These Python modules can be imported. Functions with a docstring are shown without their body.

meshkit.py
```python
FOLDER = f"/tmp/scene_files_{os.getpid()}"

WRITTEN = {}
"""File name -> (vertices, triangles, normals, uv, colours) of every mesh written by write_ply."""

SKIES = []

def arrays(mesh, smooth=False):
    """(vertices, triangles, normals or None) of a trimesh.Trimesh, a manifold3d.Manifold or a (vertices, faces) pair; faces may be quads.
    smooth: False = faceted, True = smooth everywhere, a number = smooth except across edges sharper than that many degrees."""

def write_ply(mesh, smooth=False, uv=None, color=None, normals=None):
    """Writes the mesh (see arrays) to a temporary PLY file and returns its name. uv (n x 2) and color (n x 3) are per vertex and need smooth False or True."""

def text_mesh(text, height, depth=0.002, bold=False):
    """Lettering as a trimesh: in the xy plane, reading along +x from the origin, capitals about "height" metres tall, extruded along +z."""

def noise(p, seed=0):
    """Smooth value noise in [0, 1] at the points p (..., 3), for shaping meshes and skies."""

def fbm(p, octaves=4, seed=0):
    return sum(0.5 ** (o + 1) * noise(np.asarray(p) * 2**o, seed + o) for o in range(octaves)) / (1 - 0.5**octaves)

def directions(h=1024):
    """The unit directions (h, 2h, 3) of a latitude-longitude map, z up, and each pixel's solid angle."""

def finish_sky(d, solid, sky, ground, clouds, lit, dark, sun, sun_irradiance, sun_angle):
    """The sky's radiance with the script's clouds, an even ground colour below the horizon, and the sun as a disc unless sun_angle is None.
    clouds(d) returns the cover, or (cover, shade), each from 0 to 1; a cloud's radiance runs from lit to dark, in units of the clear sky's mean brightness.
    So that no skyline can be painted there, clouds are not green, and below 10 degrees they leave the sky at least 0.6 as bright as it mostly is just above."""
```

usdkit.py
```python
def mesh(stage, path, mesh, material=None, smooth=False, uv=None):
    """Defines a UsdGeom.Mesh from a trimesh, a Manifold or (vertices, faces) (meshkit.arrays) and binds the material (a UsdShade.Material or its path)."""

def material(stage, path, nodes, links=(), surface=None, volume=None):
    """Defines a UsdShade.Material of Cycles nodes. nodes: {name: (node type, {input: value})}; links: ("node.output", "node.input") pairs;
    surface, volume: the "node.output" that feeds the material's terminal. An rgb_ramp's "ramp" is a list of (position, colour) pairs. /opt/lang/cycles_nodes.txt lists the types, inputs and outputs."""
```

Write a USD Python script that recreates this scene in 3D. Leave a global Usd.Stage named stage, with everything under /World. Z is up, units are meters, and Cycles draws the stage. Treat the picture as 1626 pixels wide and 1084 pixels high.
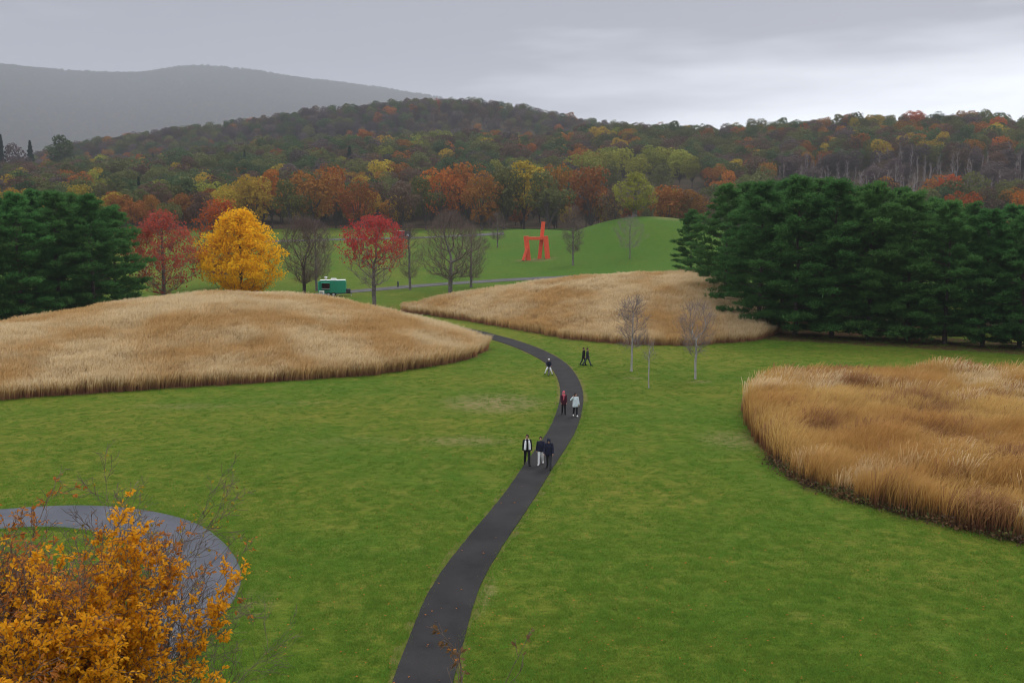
import math, random
import numpy as np, trimesh, manifold3d as m3, usdkit, meshkit
from pxr import Usd, UsdGeom, UsdLux, UsdShade, Sdf, Gf, Vt
from scipy.interpolate import CubicSpline
from scipy.spatial import cKDTree

T = Sdf.ValueTypeNames
stage = Usd.Stage.CreateInMemory()
UsdGeom.SetStageUpAxis(stage, 'Z'); UsdGeom.SetStageMetersPerUnit(stage, 1.0)
world = UsdGeom.Xform.Define(stage, '/World'); stage.SetDefaultPrim(world.GetPrim())
UsdGeom.Scope.Define(stage, '/World/Looks')

# ------------------------------------------------------------------ camera, sky, sun, exposure
EYE = np.array([0.0, 0.0, 14.2]); FPX = 1581.0; PITCH = math.atan(202 / FPX)
cam = UsdGeom.Camera.Define(stage, '/World/camera')
cam.AddTranslateOp().Set(Gf.Vec3d(*EYE)); cam.AddRotateXOp().Set(90 - math.degrees(PITCH))
cam.CreateHorizontalApertureAttr(36.0); cam.CreateVerticalApertureAttr(24.0); cam.CreateFocalLengthAttr(35.0)
cam.CreateClippingRangeAttr(Gf.Vec2f(0.1, 20000)); cam.CreateFStopAttr(0.0)
cam.CreateExposureAttr(0.25)
SUN_EL, SUN_AZ = math.radians(48), math.radians(35)
SKY_STRENGTH = 0.1
sun = UsdLux.DistantLight.Define(stage, '/World/sun')
sun.CreateNormalizeAttr(True); sun.CreateIntensityAttr(0.4); sun.CreateAngleAttr(25.0); sun.CreateColorAttr(Gf.Vec3f(1.0, 0.96, 0.9))
sun.AddRotateZOp().Set(-math.degrees(SUN_AZ)); sun.AddRotateXOp().Set(-(90 - math.degrees(SUN_EL)))

def material(name, nodes, links=(), surface=None, volume=None):
    return usdkit.material(stage, '/World/Looks/' + name, nodes, links, surface, volume)

# overcast: a grey cloud deck over the clear sky, thinner and brighter low down towards the right
CL = 1.0
sky_look = material('sky_look', {
    'tc': ('texture_coordinate', {}),
    'sx': ('separate_xyz', {}),
    'sky': ('sky_texture', {'sky_type': 'single_scattering', 'sun_disc': False, 'sun_elevation': SUN_EL, 'sun_rotation': SUN_AZ, 'altitude': 100.0, 'air_density': 1.0, 'aerosol_density': 2.0}),
    'el': ('rgb_ramp', {'ramp': [(0.0, (9.6, 10.0, 10.6)), (0.11, (9.3, 9.6, 10.1)), (0.165, (5.7, 5.85, 6.3)), (0.215, (2.35, 2.4, 2.75)), (0.34, (2.6, 2.65, 3.0)), (0.6, (8.3, 8.5, 9.1)), (1.0, (12.5, 12.7, 13.2))]}),
    'mp': ('mapping', {'scale': (2.6, 2.6, 16.0)}),
    'n': ('noise_texture', {'scale': 1.0, 'detail': 4.0, 'roughness': 0.5}),
    'nm': ('map_range', {'from_min': 0.3, 'from_max': 0.7, 'to_min': -0.045, 'to_max': 0.045}),
    'az': ('map_range', {'from_min': -0.6, 'from_max': 0.5, 'to_min': 0.19, 'to_max': 0.0, 'clamp': True}),
    'a1': ('math', {'math_type': 'add'}), 'a2': ('math', {'math_type': 'add'}),
    'mx': ('mix', {'mix_type': 'mix', 'fac': 0.94}),
    'bg': ('background_shader', {'strength': SKY_STRENGTH}),
}, [('tc.generated', 'sx.vector'), ('tc.generated', 'mp.vector'), ('mp.vector', 'n.vector'), ('n.fac', 'nm.value'), ('sx.x', 'az.value'),
    ('sx.z', 'a1.value1'), ('nm.result', 'a1.value2'), ('a1.value', 'a2.value1'), ('az.result', 'a2.value2'), ('a2.value', 'el.fac'),
    ('sky.color', 'mx.color1'), ('el.color', 'mx.color2'), ('mx.color', 'bg.color')], surface='bg.background')
sky = UsdLux.DomeLight.Define(stage, '/World/sky')
UsdShade.MaterialBindingAPI.Apply(sky.GetPrim()).Bind(sky_look)
sky.GetPrim().SetCustomDataByKey('kind', 'structure')

# ------------------------------------------------------------------ helpers
used = {}
def free(name):
    n = used.get(name, 0); used[name] = n + 1
    return name if n == 0 else f'{name}_{n:03d}'
def tag(p, label=None, cat=None, group=None, kind=None):
    p = p.GetPrim() if hasattr(p, 'GetPrim') else p
    for k, v in (('label', label), ('category', cat), ('group', group), ('kind', kind)):
        if v: p.SetCustomDataByKey(k, v)
    return p
def thing(name, label, cat, loc=(0, 0, 0), rz=0.0, group=None, scale=None):
    x = UsdGeom.Xform.Define(stage, '/World/' + free(name))
    x.AddTranslateOp().Set(Gf.Vec3d(*map(float, loc)))
    if rz: x.AddRotateZOp().Set(math.degrees(rz))
    if scale is not None: x.AddScaleOp().Set(Gf.Vec3f(*([scale] * 3 if np.ndim(scale) == 0 else scale)))
    tag(x, label, cat, group); return x
def part(name, mesh, m, parent, smooth=False, fl=None, label=None, kind=None):
    base = str(parent.GetPath()) + '/'
    o = usdkit.mesh(stage, base + free(base + name).rpartition('/')[2], mesh, m, smooth)
    if fl:
        for k, v in fl.items():
            UsdGeom.PrimvarsAPI(o).CreatePrimvar(k, T.FloatArray, 'vertex').Set(Vt.FloatArray.FromNumpy(np.asarray(v, np.float32)))
    tag(o, label, kind=kind); return o
def top(name, mesh, m, label=None, cat=None, kind=None, group=None, smooth=False, fl=None):
    o = part(name, mesh, m, world, smooth, fl); tag(o, label, cat, group, kind); return o
def S(a, b, x):
    t = np.clip((np.asarray(x, float) - a) / (b - a), 0, 1); return t * t * (3 - 2 * t)
def ray(u, v):
    X, Y = (u - 813) / FPX, -(v - 542) / FPX
    return np.array([X, math.cos(PITCH) + Y * math.sin(PITCH), -math.sin(PITCH) + Y * math.cos(PITCH)])
def nz(x, y, s, seed=0):
    x, y = np.asarray(x, float), np.asarray(y, float)
    return meshkit.fbm(np.stack([x * s, y * s, np.zeros_like(x)], -1), 3, seed)
def norm(v): return v / np.maximum(np.linalg.norm(v, axis=-1, keepdims=True), 1e-9)

# ------------------------------------------------------------------ terrain
def flat(u, v, z=0.0):
    d = ray(u, v); t = (z - EYE[2]) / d[2]; return d[0] * t, d[1] * t
def az_of(u, v): d = ray(u, v); return math.atan2(d[0], d[1])
def sil(pts, dist, minus):
    th = [az_of(*p) for p in pts]; z = []
    for p in pts:
        d = ray(*p); z.append(EYE[2] + d[2] / math.hypot(d[0], d[1]) * dist - minus)
    return np.array(th), np.array(z)
def curve(pts):
    th, z = sil(pts[0], pts[1], pts[2]); return lambda a: np.interp(a, th, z)
zA = curve(([(-900, 300), (-300, 268), (0, 256), (200, 243), (300, 234), (450, 220), (560, 216), (700, 216), (850, 212), (950, 205), (1000, 197), (1150, 201), (1250, 195), (1330, 188), (1400, 182), (1500, 177), (1626, 179), (2000, 200), (2600, 260)], 740, 15))
zB = curve(([(-900, 300), (-300, 280), (0, 262), (100, 226), (200, 214), (300, 200), (400, 189), (500, 174), (600, 162), (680, 155), (750, 158), (850, 172), (950, 189), (1010, 197), (1100, 216), (1626, 240), (2600, 300)], 1120, 15))
zM = curve(([(-1200, 300), (-500, 180), (-200, 118), (0, 98), (60, 104), (120, 114), (200, 112), (300, 103), (400, 108), (470, 117), (540, 128), (600, 138), (680, 152), (760, 168), (900, 205), (1100, 270), (1626, 310), (2600, 330)], 5600, 10))

def mound(front, crest, grass, back):
    """front: pixels of the foot; crest: (u, v, how far behind the foot) of the skyline of its grass."""
    fa, fr = zip(*[(math.atan2(*flat(*p)), math.hypot(*flat(*p))) for p in front])
    ca, cr, ch = [], [], []
    for u, v, k in crest:
        a = az_of(u, v); d = ray(u, v); r = np.interp(a, fa, fr) + k
        ca.append(a); cr.append(r); ch.append(max(EYE[2] + d[2] / math.hypot(d[0], d[1]) * r - grass, 0.0))
    lo, hi = max(fa[0], ca[0]), min(fa[-1], ca[-1])
    def height(x, y):
        a, r = np.arctan2(x, y), np.hypot(x, y)
        rf, rc, h = np.interp(a, fa, fr), np.interp(a, ca, cr), np.interp(a, ca, ch)
        rb = rc + np.maximum(rc - rf, 0.5) * back
        t = np.clip((r - rf) / np.maximum(rc - rf, 0.3), 0, 1); s = np.clip((rb - r) / np.maximum(rb - rc, 0.3), 0, 1)
        inside = (a > lo) & (a < hi) & (r > rf) & (r < rb)
        return np.where(inside, h * np.sin(t * np.pi / 2) ** 1.15 * np.where(r > rc, s * s * (3 - 2 * s), 1), 0.0), inside
    return height
left_mound = mound([(-420, 665), (-200, 651), (0, 635), (200, 622), (400, 610), (600, 594), (700, 579), (745, 569), (768, 558), (772, 548)],
                   [(-420, 640, 3), (-300, 590, 12), (-150, 550, 18), (0, 518, 22), (100, 500, 25), (200, 481, 28), (330, 468, 31), (450, 470, 31), (520, 479, 28), (600, 495, 22), (700, 521, 13), (745, 538, 6), (768, 549, 1), (772, 552, 0.5)], 1.05, 1.0)
mid_mound = mound([(640, 496), (700, 505), (800, 522), (900, 540), (1000, 549), (1100, 550), (1200, 543), (1232, 532), (1262, 520)],
                  [(640, 494, 1), (660, 484, 4), (700, 474, 9), (800, 457, 20), (900, 443, 29), (1000, 434, 34), (1090, 432, 35), (1130, 437, 32), (1180, 462, 24), (1220, 500, 10), (1262, 519, 1)], 0.95, 0.9)
right_edge = np.array([flat(*p) for p in [(1215, 622), (1194, 634), (1185, 652), (1190, 675), (1205, 700), (1228, 727), (1260, 755), (1300, 774), (1350, 791), (1400, 806), (1450, 820), (1550, 845), (1626, 863), (1700, 880)]])
right_back = np.array([(60.0, 44.0), (64.0, 66.0), (44.0, 80.0), (30.0, 83.5), (23.0, 82.0)])
from shapely.geometry import Polygon, LineString, Point
from shapely import contains_xy
right_poly = Polygon(np.vstack([right_edge, right_back])).buffer(1.0).buffer(-1.0)

def Z(x, y):
    x, y = np.asarray(x, float), np.asarray(y, float)
    r, th = np.hypot(x, y), np.arctan2(x, y)
    z = 0.5 * (nz(x, y, 0.035, 3) - 0.5) * S(28, 60, r)
    z = z + 11.9 * S(24, 1.5, r)
    z = z + 9.0 * S(165, 430, r) * S(2.6, 1.9, np.abs(th))
    z = z + left_mound(x, y)[0] + mid_mound(x, y)[0]
    q = ((x - 39) / 27) ** 2 + ((y - 282) / 30) ** 2
    z = z + 9.6 * np.exp(-q ** 1.15)
    z = z + 3.0 * np.exp(-((x - 5) / 26) ** 2 - ((y - 330) / 26) ** 2)
    side = S(1.7, 1.0, np.abs(th))
    a, b, m = zA(th), zB(th), zM(th)
    dip = np.minimum(a, b) - 14
    k = lambda r0, r1: S(r0, r1, r)
    h = np.where(r < 740, 9 + (a - 9) * np.clip((r - 405) / 335, 0, 1) ** 1.25,
        np.where(r < 900, a + (dip - a) * k(740, 900), np.where(r < 1120, dip + (b - dip) * k(900, 1120),
        np.where(r < 1600, b + (45 - b) * k(1120, 1600), np.where(r < 5600, 45 + (m - 45) * np.clip((r - 3000) / 2600, 0, 1) ** 1.25, m + (60 - m) * k(5600, 6900))))))
    h = h + np.where(r > 470, 9 * (nz(x, y, 0.006, 9) - 0.5) * S(470, 600, r), 0)
    return z + np.where(r > 405, (h - 9) * side, 0)

def lines(lo, a, b, hi, g):
    v = list(np.arange(a, b + 0.5)); s = 1.0; p = b
    while p < hi: s *= g; p += s; v.append(p)
    s, p = 1.0, a
    while p > lo: s *= g; p -= s; v.insert(0, p)
    return np.array(v)
GX, GY = lines(-5600, -72, 78, 5600, 1.05), lines(-420, 6, 172, 7000, 1.042)
gx, gy = np.meshgrid(GX, GY)
GZ = Z(gx.ravel(), gy.ravel()).reshape(gx.shape)
def zat(x, y):
    """Height of the built ground sheet (bilinear in its grid)."""
    x, y = np.asarray(x, float), np.asarray(y, float)
    i, j = np.clip(np.searchsorted(GX, x) - 1, 0, len(GX) - 2), np.clip(np.searchsorted(GY, y) - 1, 0, len(GY) - 2)
    s, t = (x - GX[i]) / (GX[i + 1] - GX[i]), (y - GY[j]) / (GY[j + 1] - GY[j])
    s, t = np.clip(s, 0, 1), np.clip(t, 0, 1)
    return GZ[j, i] * (1 - s) * (1 - t) + GZ[j, i + 1] * s * (1 - t) + GZ[j + 1, i] * (1 - s) * t + GZ[j + 1, i + 1] * s * t
def at(u, v):
    """The point of the ground seen at a pixel of the photograph."""
    d = ray(u, v); t = np.concatenate([np.arange(20, 200, 0.1), np.arange(200, 1500, 0.5)])
    p = EYE + t[:, None] * d; below = np.nonzero(p[:, 2] < zat(p[:, 0], p[:, 1]))[0]
    q = p[below[0] if len(below) else -1]; return np.array([q[0], q[1], zat(q[0], q[1])])
def place(u, dist):
    a = az_of(u, 340); x, y = math.sin(a) * dist, math.cos(a) * dist; return np.array([x, y, float(zat(x, y))])
def tall(u, vtop, p):
    d = ray(u, vtop); r = math.hypot(p[0], p[1]); return EYE[2] + d[2] / math.hypot(d[0], d[1]) * r - p[2]

# ------------------------------------------------------------------ materials
def ramp(*cols): return list(zip(np.linspace(0, 1, len(cols)), cols))
def plain(name, col, rough=0.6, spec=0.3, metal=0.0, var=0.15, scale=6.0):
    c = np.array(col)
    return material(name, {'tc': ('texture_coordinate', {}), 'n': ('noise_texture', {'scale': scale, 'detail': 4.0}),
        'r': ('rgb_ramp', {'ramp': [(0.3, c * (1 - var)), (0.7, np.minimum(c * (1 + var), 0.95))]}),
        'p': ('principled_bsdf', {'roughness': rough, 'specular_ior_level': spec, 'metallic': metal})},
        [('tc.object', 'n.vector'), ('n.fac', 'r.fac'), ('r.color', 'p.base_color')], surface='p.BSDF')
def leafy(name, cols, trans=0.3, hue=0.014, val=(0.75, 1.25), sat=1.0):
    """Leaves: every leaf of a mesh has its own tone, and every copy of the tree a tint of its own."""
    return material(name, {
        'g': ('geometry', {}), 'oi': ('object_info', {}), 'r': ('rgb_ramp', {'ramp': ramp(*cols)}),
        'h': ('map_range', {'to_min': 0.5 - hue, 'to_max': 0.5 + hue}), 'v': ('map_range', {'to_min': val[0], 'to_max': val[1]}),
        'w': ('math', {'math_type': 'multiply', 'value2': 7.31}), 'f': ('math', {'math_type': 'fraction'}),
        'hs': ('hsv', {'saturation': sat, 'fac': 1.0}),
        'd': ('principled_bsdf', {'roughness': 0.7, 'specular_ior_level': 0.08}), 't': ('translucent_bsdf', {}), 'm': ('mix_closure', {'fac': trans})},
        [('g.random_per_island', 'r.fac'), ('r.color', 'hs.color'), ('oi.random', 'h.value'), ('h.result', 'hs.hue'), ('oi.random', 'w.value1'), ('w.value', 'f.value1'),
         ('f.value', 'v.value'), ('v.result', 'hs.value'), ('hs.color', 'd.base_color'), ('hs.color', 't.color'), ('d.BSDF', 'm.closure1'), ('t.BSDF', 'm.closure2')], surface='m.closure')

M = {}
M['bark_grey'] = plain('bark_grey', (0.14, 0.125, 0.115), 0.9, 0.1, var=0.35, scale=3)
M['bark_dark'] = plain('bark_dark', (0.075, 0.062, 0.054), 0.9, 0.1, var=0.35, scale=3)
M['bark_pale'] = plain('bark_pale', (0.30, 0.285, 0.275), 0.8, 0.2, var=0.3, scale=5)
M['twig_brown'] = plain('twig_brown', (0.13, 0.095, 0.08), 0.9, 0.1, var=0.3, scale=4)
M['twig_grey'] = plain('twig_grey', (0.20, 0.165, 0.155), 0.9, 0.1, var=0.25, scale=4)
M['wood_pale'] = plain('wood_pale', (0.25, 0.235, 0.235), 0.9, 0.1, var=0.3, scale=2)
LEAF = {
    'rust': leafy('leaf_rust', [(0.247, 0.101, 0.019), (0.370, 0.143, 0.024), (0.296, 0.154, 0.025), (0.445, 0.190, 0.029)]),
    'redorange': leafy('leaf_redorange', [(0.351, 0.104, 0.020), (0.454, 0.166, 0.024), (0.278, 0.116, 0.022), (0.557, 0.221, 0.028)]),
    'olive': leafy('leaf_olive', [(0.104, 0.110, 0.034), (0.170, 0.160, 0.044), (0.131, 0.140, 0.040), (0.220, 0.170, 0.044)]),
    'gold': leafy('leaf_gold', [(0.323, 0.216, 0.024), (0.402, 0.247, 0.028), (0.241, 0.204, 0.031), (0.442, 0.236, 0.031)]),
    'lime': leafy('leaf_lime', [(0.214, 0.226, 0.033), (0.285, 0.270, 0.038), (0.178, 0.200, 0.032), (0.321, 0.278, 0.041)], hue=0.015),
    'brown': leafy('leaf_brown', [(0.107, 0.069, 0.045), (0.143, 0.086, 0.051), (0.122, 0.088, 0.048), (0.171, 0.103, 0.060)]),
    'mauve': leafy('leaf_mauve', [(0.094, 0.070, 0.067), (0.125, 0.087, 0.077), (0.106, 0.077, 0.075), (0.137, 0.100, 0.087)]),
    'green': leafy('leaf_green', [(0.062, 0.095, 0.034), (0.095, 0.131, 0.044), (0.078, 0.108, 0.039), (0.122, 0.140, 0.053)]),
    'spruce': leafy('leaf_spruce', [(0.022, 0.042, 0.029), (0.035, 0.058, 0.035), (0.029, 0.048, 0.032), (0.048, 0.067, 0.042)], 0.1),
    'pine': leafy('leaf_pine', [(0.062, 0.155, 0.040), (0.175, 0.335, 0.062), (0.115, 0.240, 0.055), (0.290, 0.450, 0.090)], 0.45, hue=0.012, val=(0.8, 1.2)),
    'red': leafy('leaf_red', [(0.40, 0.080, 0.050), (0.52, 0.105, 0.060), (0.34, 0.095, 0.055), (0.58, 0.160, 0.075)], 0.4, hue=0.0, val=(1.0, 1.0)),
    'crimson': leafy('leaf_crimson', [(0.408, 0.055, 0.047), (0.510, 0.076, 0.058), (0.323, 0.064, 0.047), (0.561, 0.119, 0.072)], 0.4, hue=0.0, val=(1.0, 1.0)),
    'yellow': leafy('leaf_yellow', [(0.80, 0.47, 0.012), (0.92, 0.61, 0.018), (0.68, 0.38, 0.012), (0.88, 0.52, 0.018)], 0.5, hue=0.0, val=(1.0, 1.0)),
    'amber': leafy('leaf_amber', [(0.70, 0.33, 0.014), (0.82, 0.45, 0.020), (0.60, 0.25, 0.015), (0.80, 0.52, 0.030), (0.42, 0.14, 0.028)], 0.4, hue=0.0, val=(1.0, 1.0)),
    'copper': leafy('leaf_copper', [(0.40, 0.15, 0.030), (0.52, 0.24, 0.034), (0.27, 0.10, 0.030), (0.44, 0.18, 0.060)], 0.35, hue=0.0, val=(1.0, 1.0)),
    'sepia': leafy('leaf_sepia', [(0.150, 0.083, 0.038), (0.255, 0.150, 0.045), (0.180, 0.150, 0.045), (0.300, 0.120, 0.038)], 0.35, hue=0.0, val=(1.0, 1.0)),
}
# lawn: greens of several scales, dry patches, needle litter, straw floor under the tall grass
LAWN = material('lawn_look', {
    'g': ('geometry', {}),
    'n1': ('noise_texture', {'scale': 0.055, 'detail': 3.0}), 'n2': ('noise_texture', {'scale': 0.55, 'detail': 4.0, 'roughness': 0.6}),
    'mp': ('mapping', {'scale': (2.0, 6.5, 3.0)}), 'n3': ('noise_texture', {'scale': 1.0, 'detail': 5.0, 'roughness': 0.7}),
    'n4': ('noise_texture', {'scale': 14.0, 'detail': 3.0, 'roughness': 0.7}),
    'c1': ('rgb_ramp', {'ramp': [(0.34, (0.050, 0.116, 0.011)), (0.46, (0.090, 0.130, 0.014)), (0.60, (0.146, 0.148, 0.021))]}),
    'c2': ('rgb_ramp', {'ramp': [(0.22, (0.032, 0.092, 0.008)), (0.48, (0.086, 0.124, 0.014)), (0.76, (0.186, 0.164, 0.036))]}),
    'c3': ('rgb_ramp', {'ramp': [(0.30, (0.34, 0.44, 0.34)), (0.44, (0.84, 0.90, 0.82)), (0.57, (1.06, 1.04, 1.0)), (0.74, (1.7, 1.42, 1.5))]}),
    'c4': ('rgb_ramp', {'ramp': [(0.3, (0.55, 0.6, 0.55)), (0.52, (1.0, 1.0, 1.0)), (0.75, (1.35, 1.28, 1.2))]}),
    'm1': ('mix', {'fac': 0.5}), 'm2': ('mix', {'mix_type': 'multiply', 'fac': 0.9}), 'm3': ('mix', {'mix_type': 'multiply', 'fac': 0.75}),
    'dry': ('attribute', {'attribute': 'dry'}), 'lit': ('attribute', {'attribute': 'litter'}), 'str': ('attribute', {'attribute': 'straw'}),
    'dn': ('math', {'math_type': 'multiply'}), 'dn2': ('map_range', {'from_min': 0.25, 'from_max': 0.55, 'clamp': True}),
    'md': ('mix', {'color2': (0.205, 0.165, 0.075)}),
    'lush': ('attribute', {'attribute': 'lush'}), 'lm': ('mix', {'color2': (0.046, 0.112, 0.012)}), 'lf': ('math', {'math_type': 'multiply', 'value2': 0.62}),
    'ln': ('math', {'math_type': 'multiply'}), 'ln2': ('map_range', {'from_min': 0.25, 'from_max': 0.42, 'clamp': True}),
    'lc': ('rgb_ramp', {'ramp': [(0.35, (0.05, 0.030, 0.016)), (0.6, (0.105, 0.062, 0.030))]}), 'ml': ('mix', {}),
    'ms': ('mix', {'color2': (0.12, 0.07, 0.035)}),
    'b': ('bump', {'strength': 0.55, 'distance': 0.08}), 'hh': ('math', {'math_type': 'add'}),
    'p': ('principled_bsdf', {'roughness': 0.9, 'specular_ior_level': 0.04}),
}, [('g.position', 'n1.vector'), ('g.position', 'n2.vector'), ('g.position', 'mp.vector'), ('mp.vector', 'n3.vector'), ('g.position', 'n4.vector'),
    ('n1.fac', 'c1.fac'), ('n2.fac', 'c2.fac'), ('n3.fac', 'c3.fac'), ('n4.fac', 'c4.fac'), ('c1.color', 'm1.color1'), ('c2.color', 'm1.color2'), ('c3.color', 'm2.color2'),
    ('m2.color', 'm3.color1'), ('c4.color', 'm3.color2'),
    ('dry.fac', 'dn.value1'), ('n3.fac', 'dn.value2'), ('dn.value', 'dn2.value'), ('dn2.result', 'md.fac'), ('lush.fac', 'lf.value1'), ('lf.value', 'lm.fac'), ('m1.color', 'lm.color1'), ('lm.color', 'm2.color1'), ('m3.color', 'md.color1'),
    ('lit.fac', 'ln.value1'), ('n3.fac', 'ln.value2'), ('ln.value', 'ln2.value'), ('ln2.result', 'ml.fac'), ('md.color', 'ml.color1'), ('n4.fac', 'lc.fac'), ('lc.color', 'ml.color2'),
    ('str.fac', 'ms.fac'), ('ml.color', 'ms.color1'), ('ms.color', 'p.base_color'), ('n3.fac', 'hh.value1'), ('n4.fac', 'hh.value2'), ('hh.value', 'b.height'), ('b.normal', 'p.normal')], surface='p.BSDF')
FLOOR = material('forest_floor_look', {'g': ('geometry', {}), 'n': ('noise_texture', {'scale': 0.08, 'detail': 6.0}),
    'r': ('rgb_ramp', {'ramp': [(0.3, (0.030, 0.028, 0.016)), (0.5, (0.055, 0.040, 0.024)), (0.7, (0.075, 0.048, 0.026))]}), 'p': ('principled_bsdf', {'roughness': 0.95, 'specular_ior_level': 0.05})},
    [('g.position', 'n.vector'), ('n.fac', 'r.fac'), ('r.color', 'p.base_color')], surface='p.BSDF')
def asphalt(name, lo, hi):
    return material(name, {'g': ('geometry', {}), 'n': ('noise_texture', {'scale': 0.45, 'detail': 7.0, 'roughness': 0.65}), 'f': ('noise_texture', {'scale': 26.0, 'detail': 3.0}),
        'r': ('rgb_ramp', {'ramp': [(0.3, lo), (0.7, hi)]}), 'c': ('rgb_ramp', {'ramp': [(0.3, (0.7, 0.7, 0.7)), (0.62, (1.0, 1.0, 1.0)), (0.74, (1.6, 1.55, 1.5))]}), 'm': ('mix', {'mix_type': 'multiply', 'fac': 0.8}),
        'b': ('bump', {'strength': 0.3, 'distance': 0.01}), 'p': ('principled_bsdf', {'roughness': 0.9, 'specular_ior_level': 0.12})},
        [('g.position', 'n.vector'), ('g.position', 'f.vector'), ('n.fac', 'r.fac'), ('f.fac', 'c.fac'), ('r.color', 'm.color1'), ('c.color', 'm.color2'), ('m.color', 'p.base_color'), ('f.fac', 'b.height'), ('b.normal', 'p.normal')], surface='p.BSDF')
ASPHALT = asphalt('asphalt_look', (0.019, 0.018, 0.019), (0.036, 0.034, 0.035))
GRAVEL = asphalt('worn_asphalt_look', (0.075, 0.080, 0.096), (0.115, 0.121, 0.142))
ROAD = asphalt('gravel_road_look', (0.07, 0.07, 0.072), (0.12, 0.115, 0.115))
VERGE = material('verge_look', {'g': ('geometry', {}), 'n': ('noise_texture', {'scale': 2.2, 'detail': 5.0, 'roughness': 0.7}),
    'r': ('rgb_ramp', {'ramp': [(0.34, (0.075, 0.100, 0.014)), (0.5, (0.110, 0.110, 0.026)), (0.70, (0.165, 0.125, 0.060))]}), 'p': ('principled_bsdf', {'roughness': 0.95, 'specular_ior_level': 0.05})},
    [('g.position', 'n.vector'), ('n.fac', 'r.fac'), ('r.color', 'p.base_color')], surface='p.BSDF')
def straw(name, base, mid, tip, alt):
    """Tall dry grass: base to tip along each blade, drifts of another tone over the bed."""
    return material(name, {'g': ('geometry', {}), 'h': ('attribute', {'attribute': 'along'}), 'oi': ('object_info', {}),
        'r': ('rgb_ramp', {'ramp': [(0.0, base), (0.25, base), (0.55, mid), (0.9, tip), (1.0, tip)]}), 'n': ('noise_texture', {'scale': 0.13, 'detail': 3.0}),
        'nf': ('map_range', {'from_min': 0.42, 'from_max': 0.62, 'to_min': 0.0, 'to_max': 0.85, 'clamp': True}), 'm': ('mix', {}), 'r2': ('rgb_ramp', {'ramp': [(0.0, base), (0.4, mid), (1.0, alt)]}),
        'v': ('map_range', {'to_min': 0.86, 'to_max': 1.12}), 'w': ('map_range', {'to_min': 0.78, 'to_max': 1.2}), 'vw': ('math', {'math_type': 'multiply'}), 'hs': ('hsv', {'fac': 1.0}),
        'd': ('principled_bsdf', {'roughness': 0.8, 'specular_ior_level': 0.15}), 't': ('translucent_bsdf', {}), 'x': ('mix_closure', {'fac': 0.45})},
        [('h.fac', 'r.fac'), ('h.fac', 'r2.fac'), ('g.position', 'n.vector'), ('n.fac', 'nf.value'), ('nf.result', 'm.fac'), ('r.color', 'm.color1'), ('r2.color', 'm.color2'), ('m.color', 'hs.color'),
         ('oi.random', 'v.value'), ('g.random_per_island', 'w.value'), ('v.result', 'vw.value1'), ('w.result', 'vw.value2'), ('vw.value', 'hs.value'), ('hs.color', 'd.base_color'), ('hs.color', 't.color'), ('d.BSDF', 'x.closure1'), ('t.BSDF', 'x.closure2')], surface='x.closure')
STRAW_PALE = straw('straw_pale_look', (0.46, 0.23, 0.13), (0.66, 0.44, 0.19), (0.88, 0.72, 0.46), (0.66, 0.41, 0.15))
STRAW_RUST = straw('straw_rust_look', (0.30, 0.14, 0.06), (0.50, 0.28, 0.08), (0.74, 0.49, 0.165), (0.58, 0.30, 0.09))
STRAW_RED = straw('straw_red_look', (0.24, 0.10, 0.06), (0.36, 0.17, 0.07), (0.50, 0.28, 0.12), (0.40, 0.20, 0.08))
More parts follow.
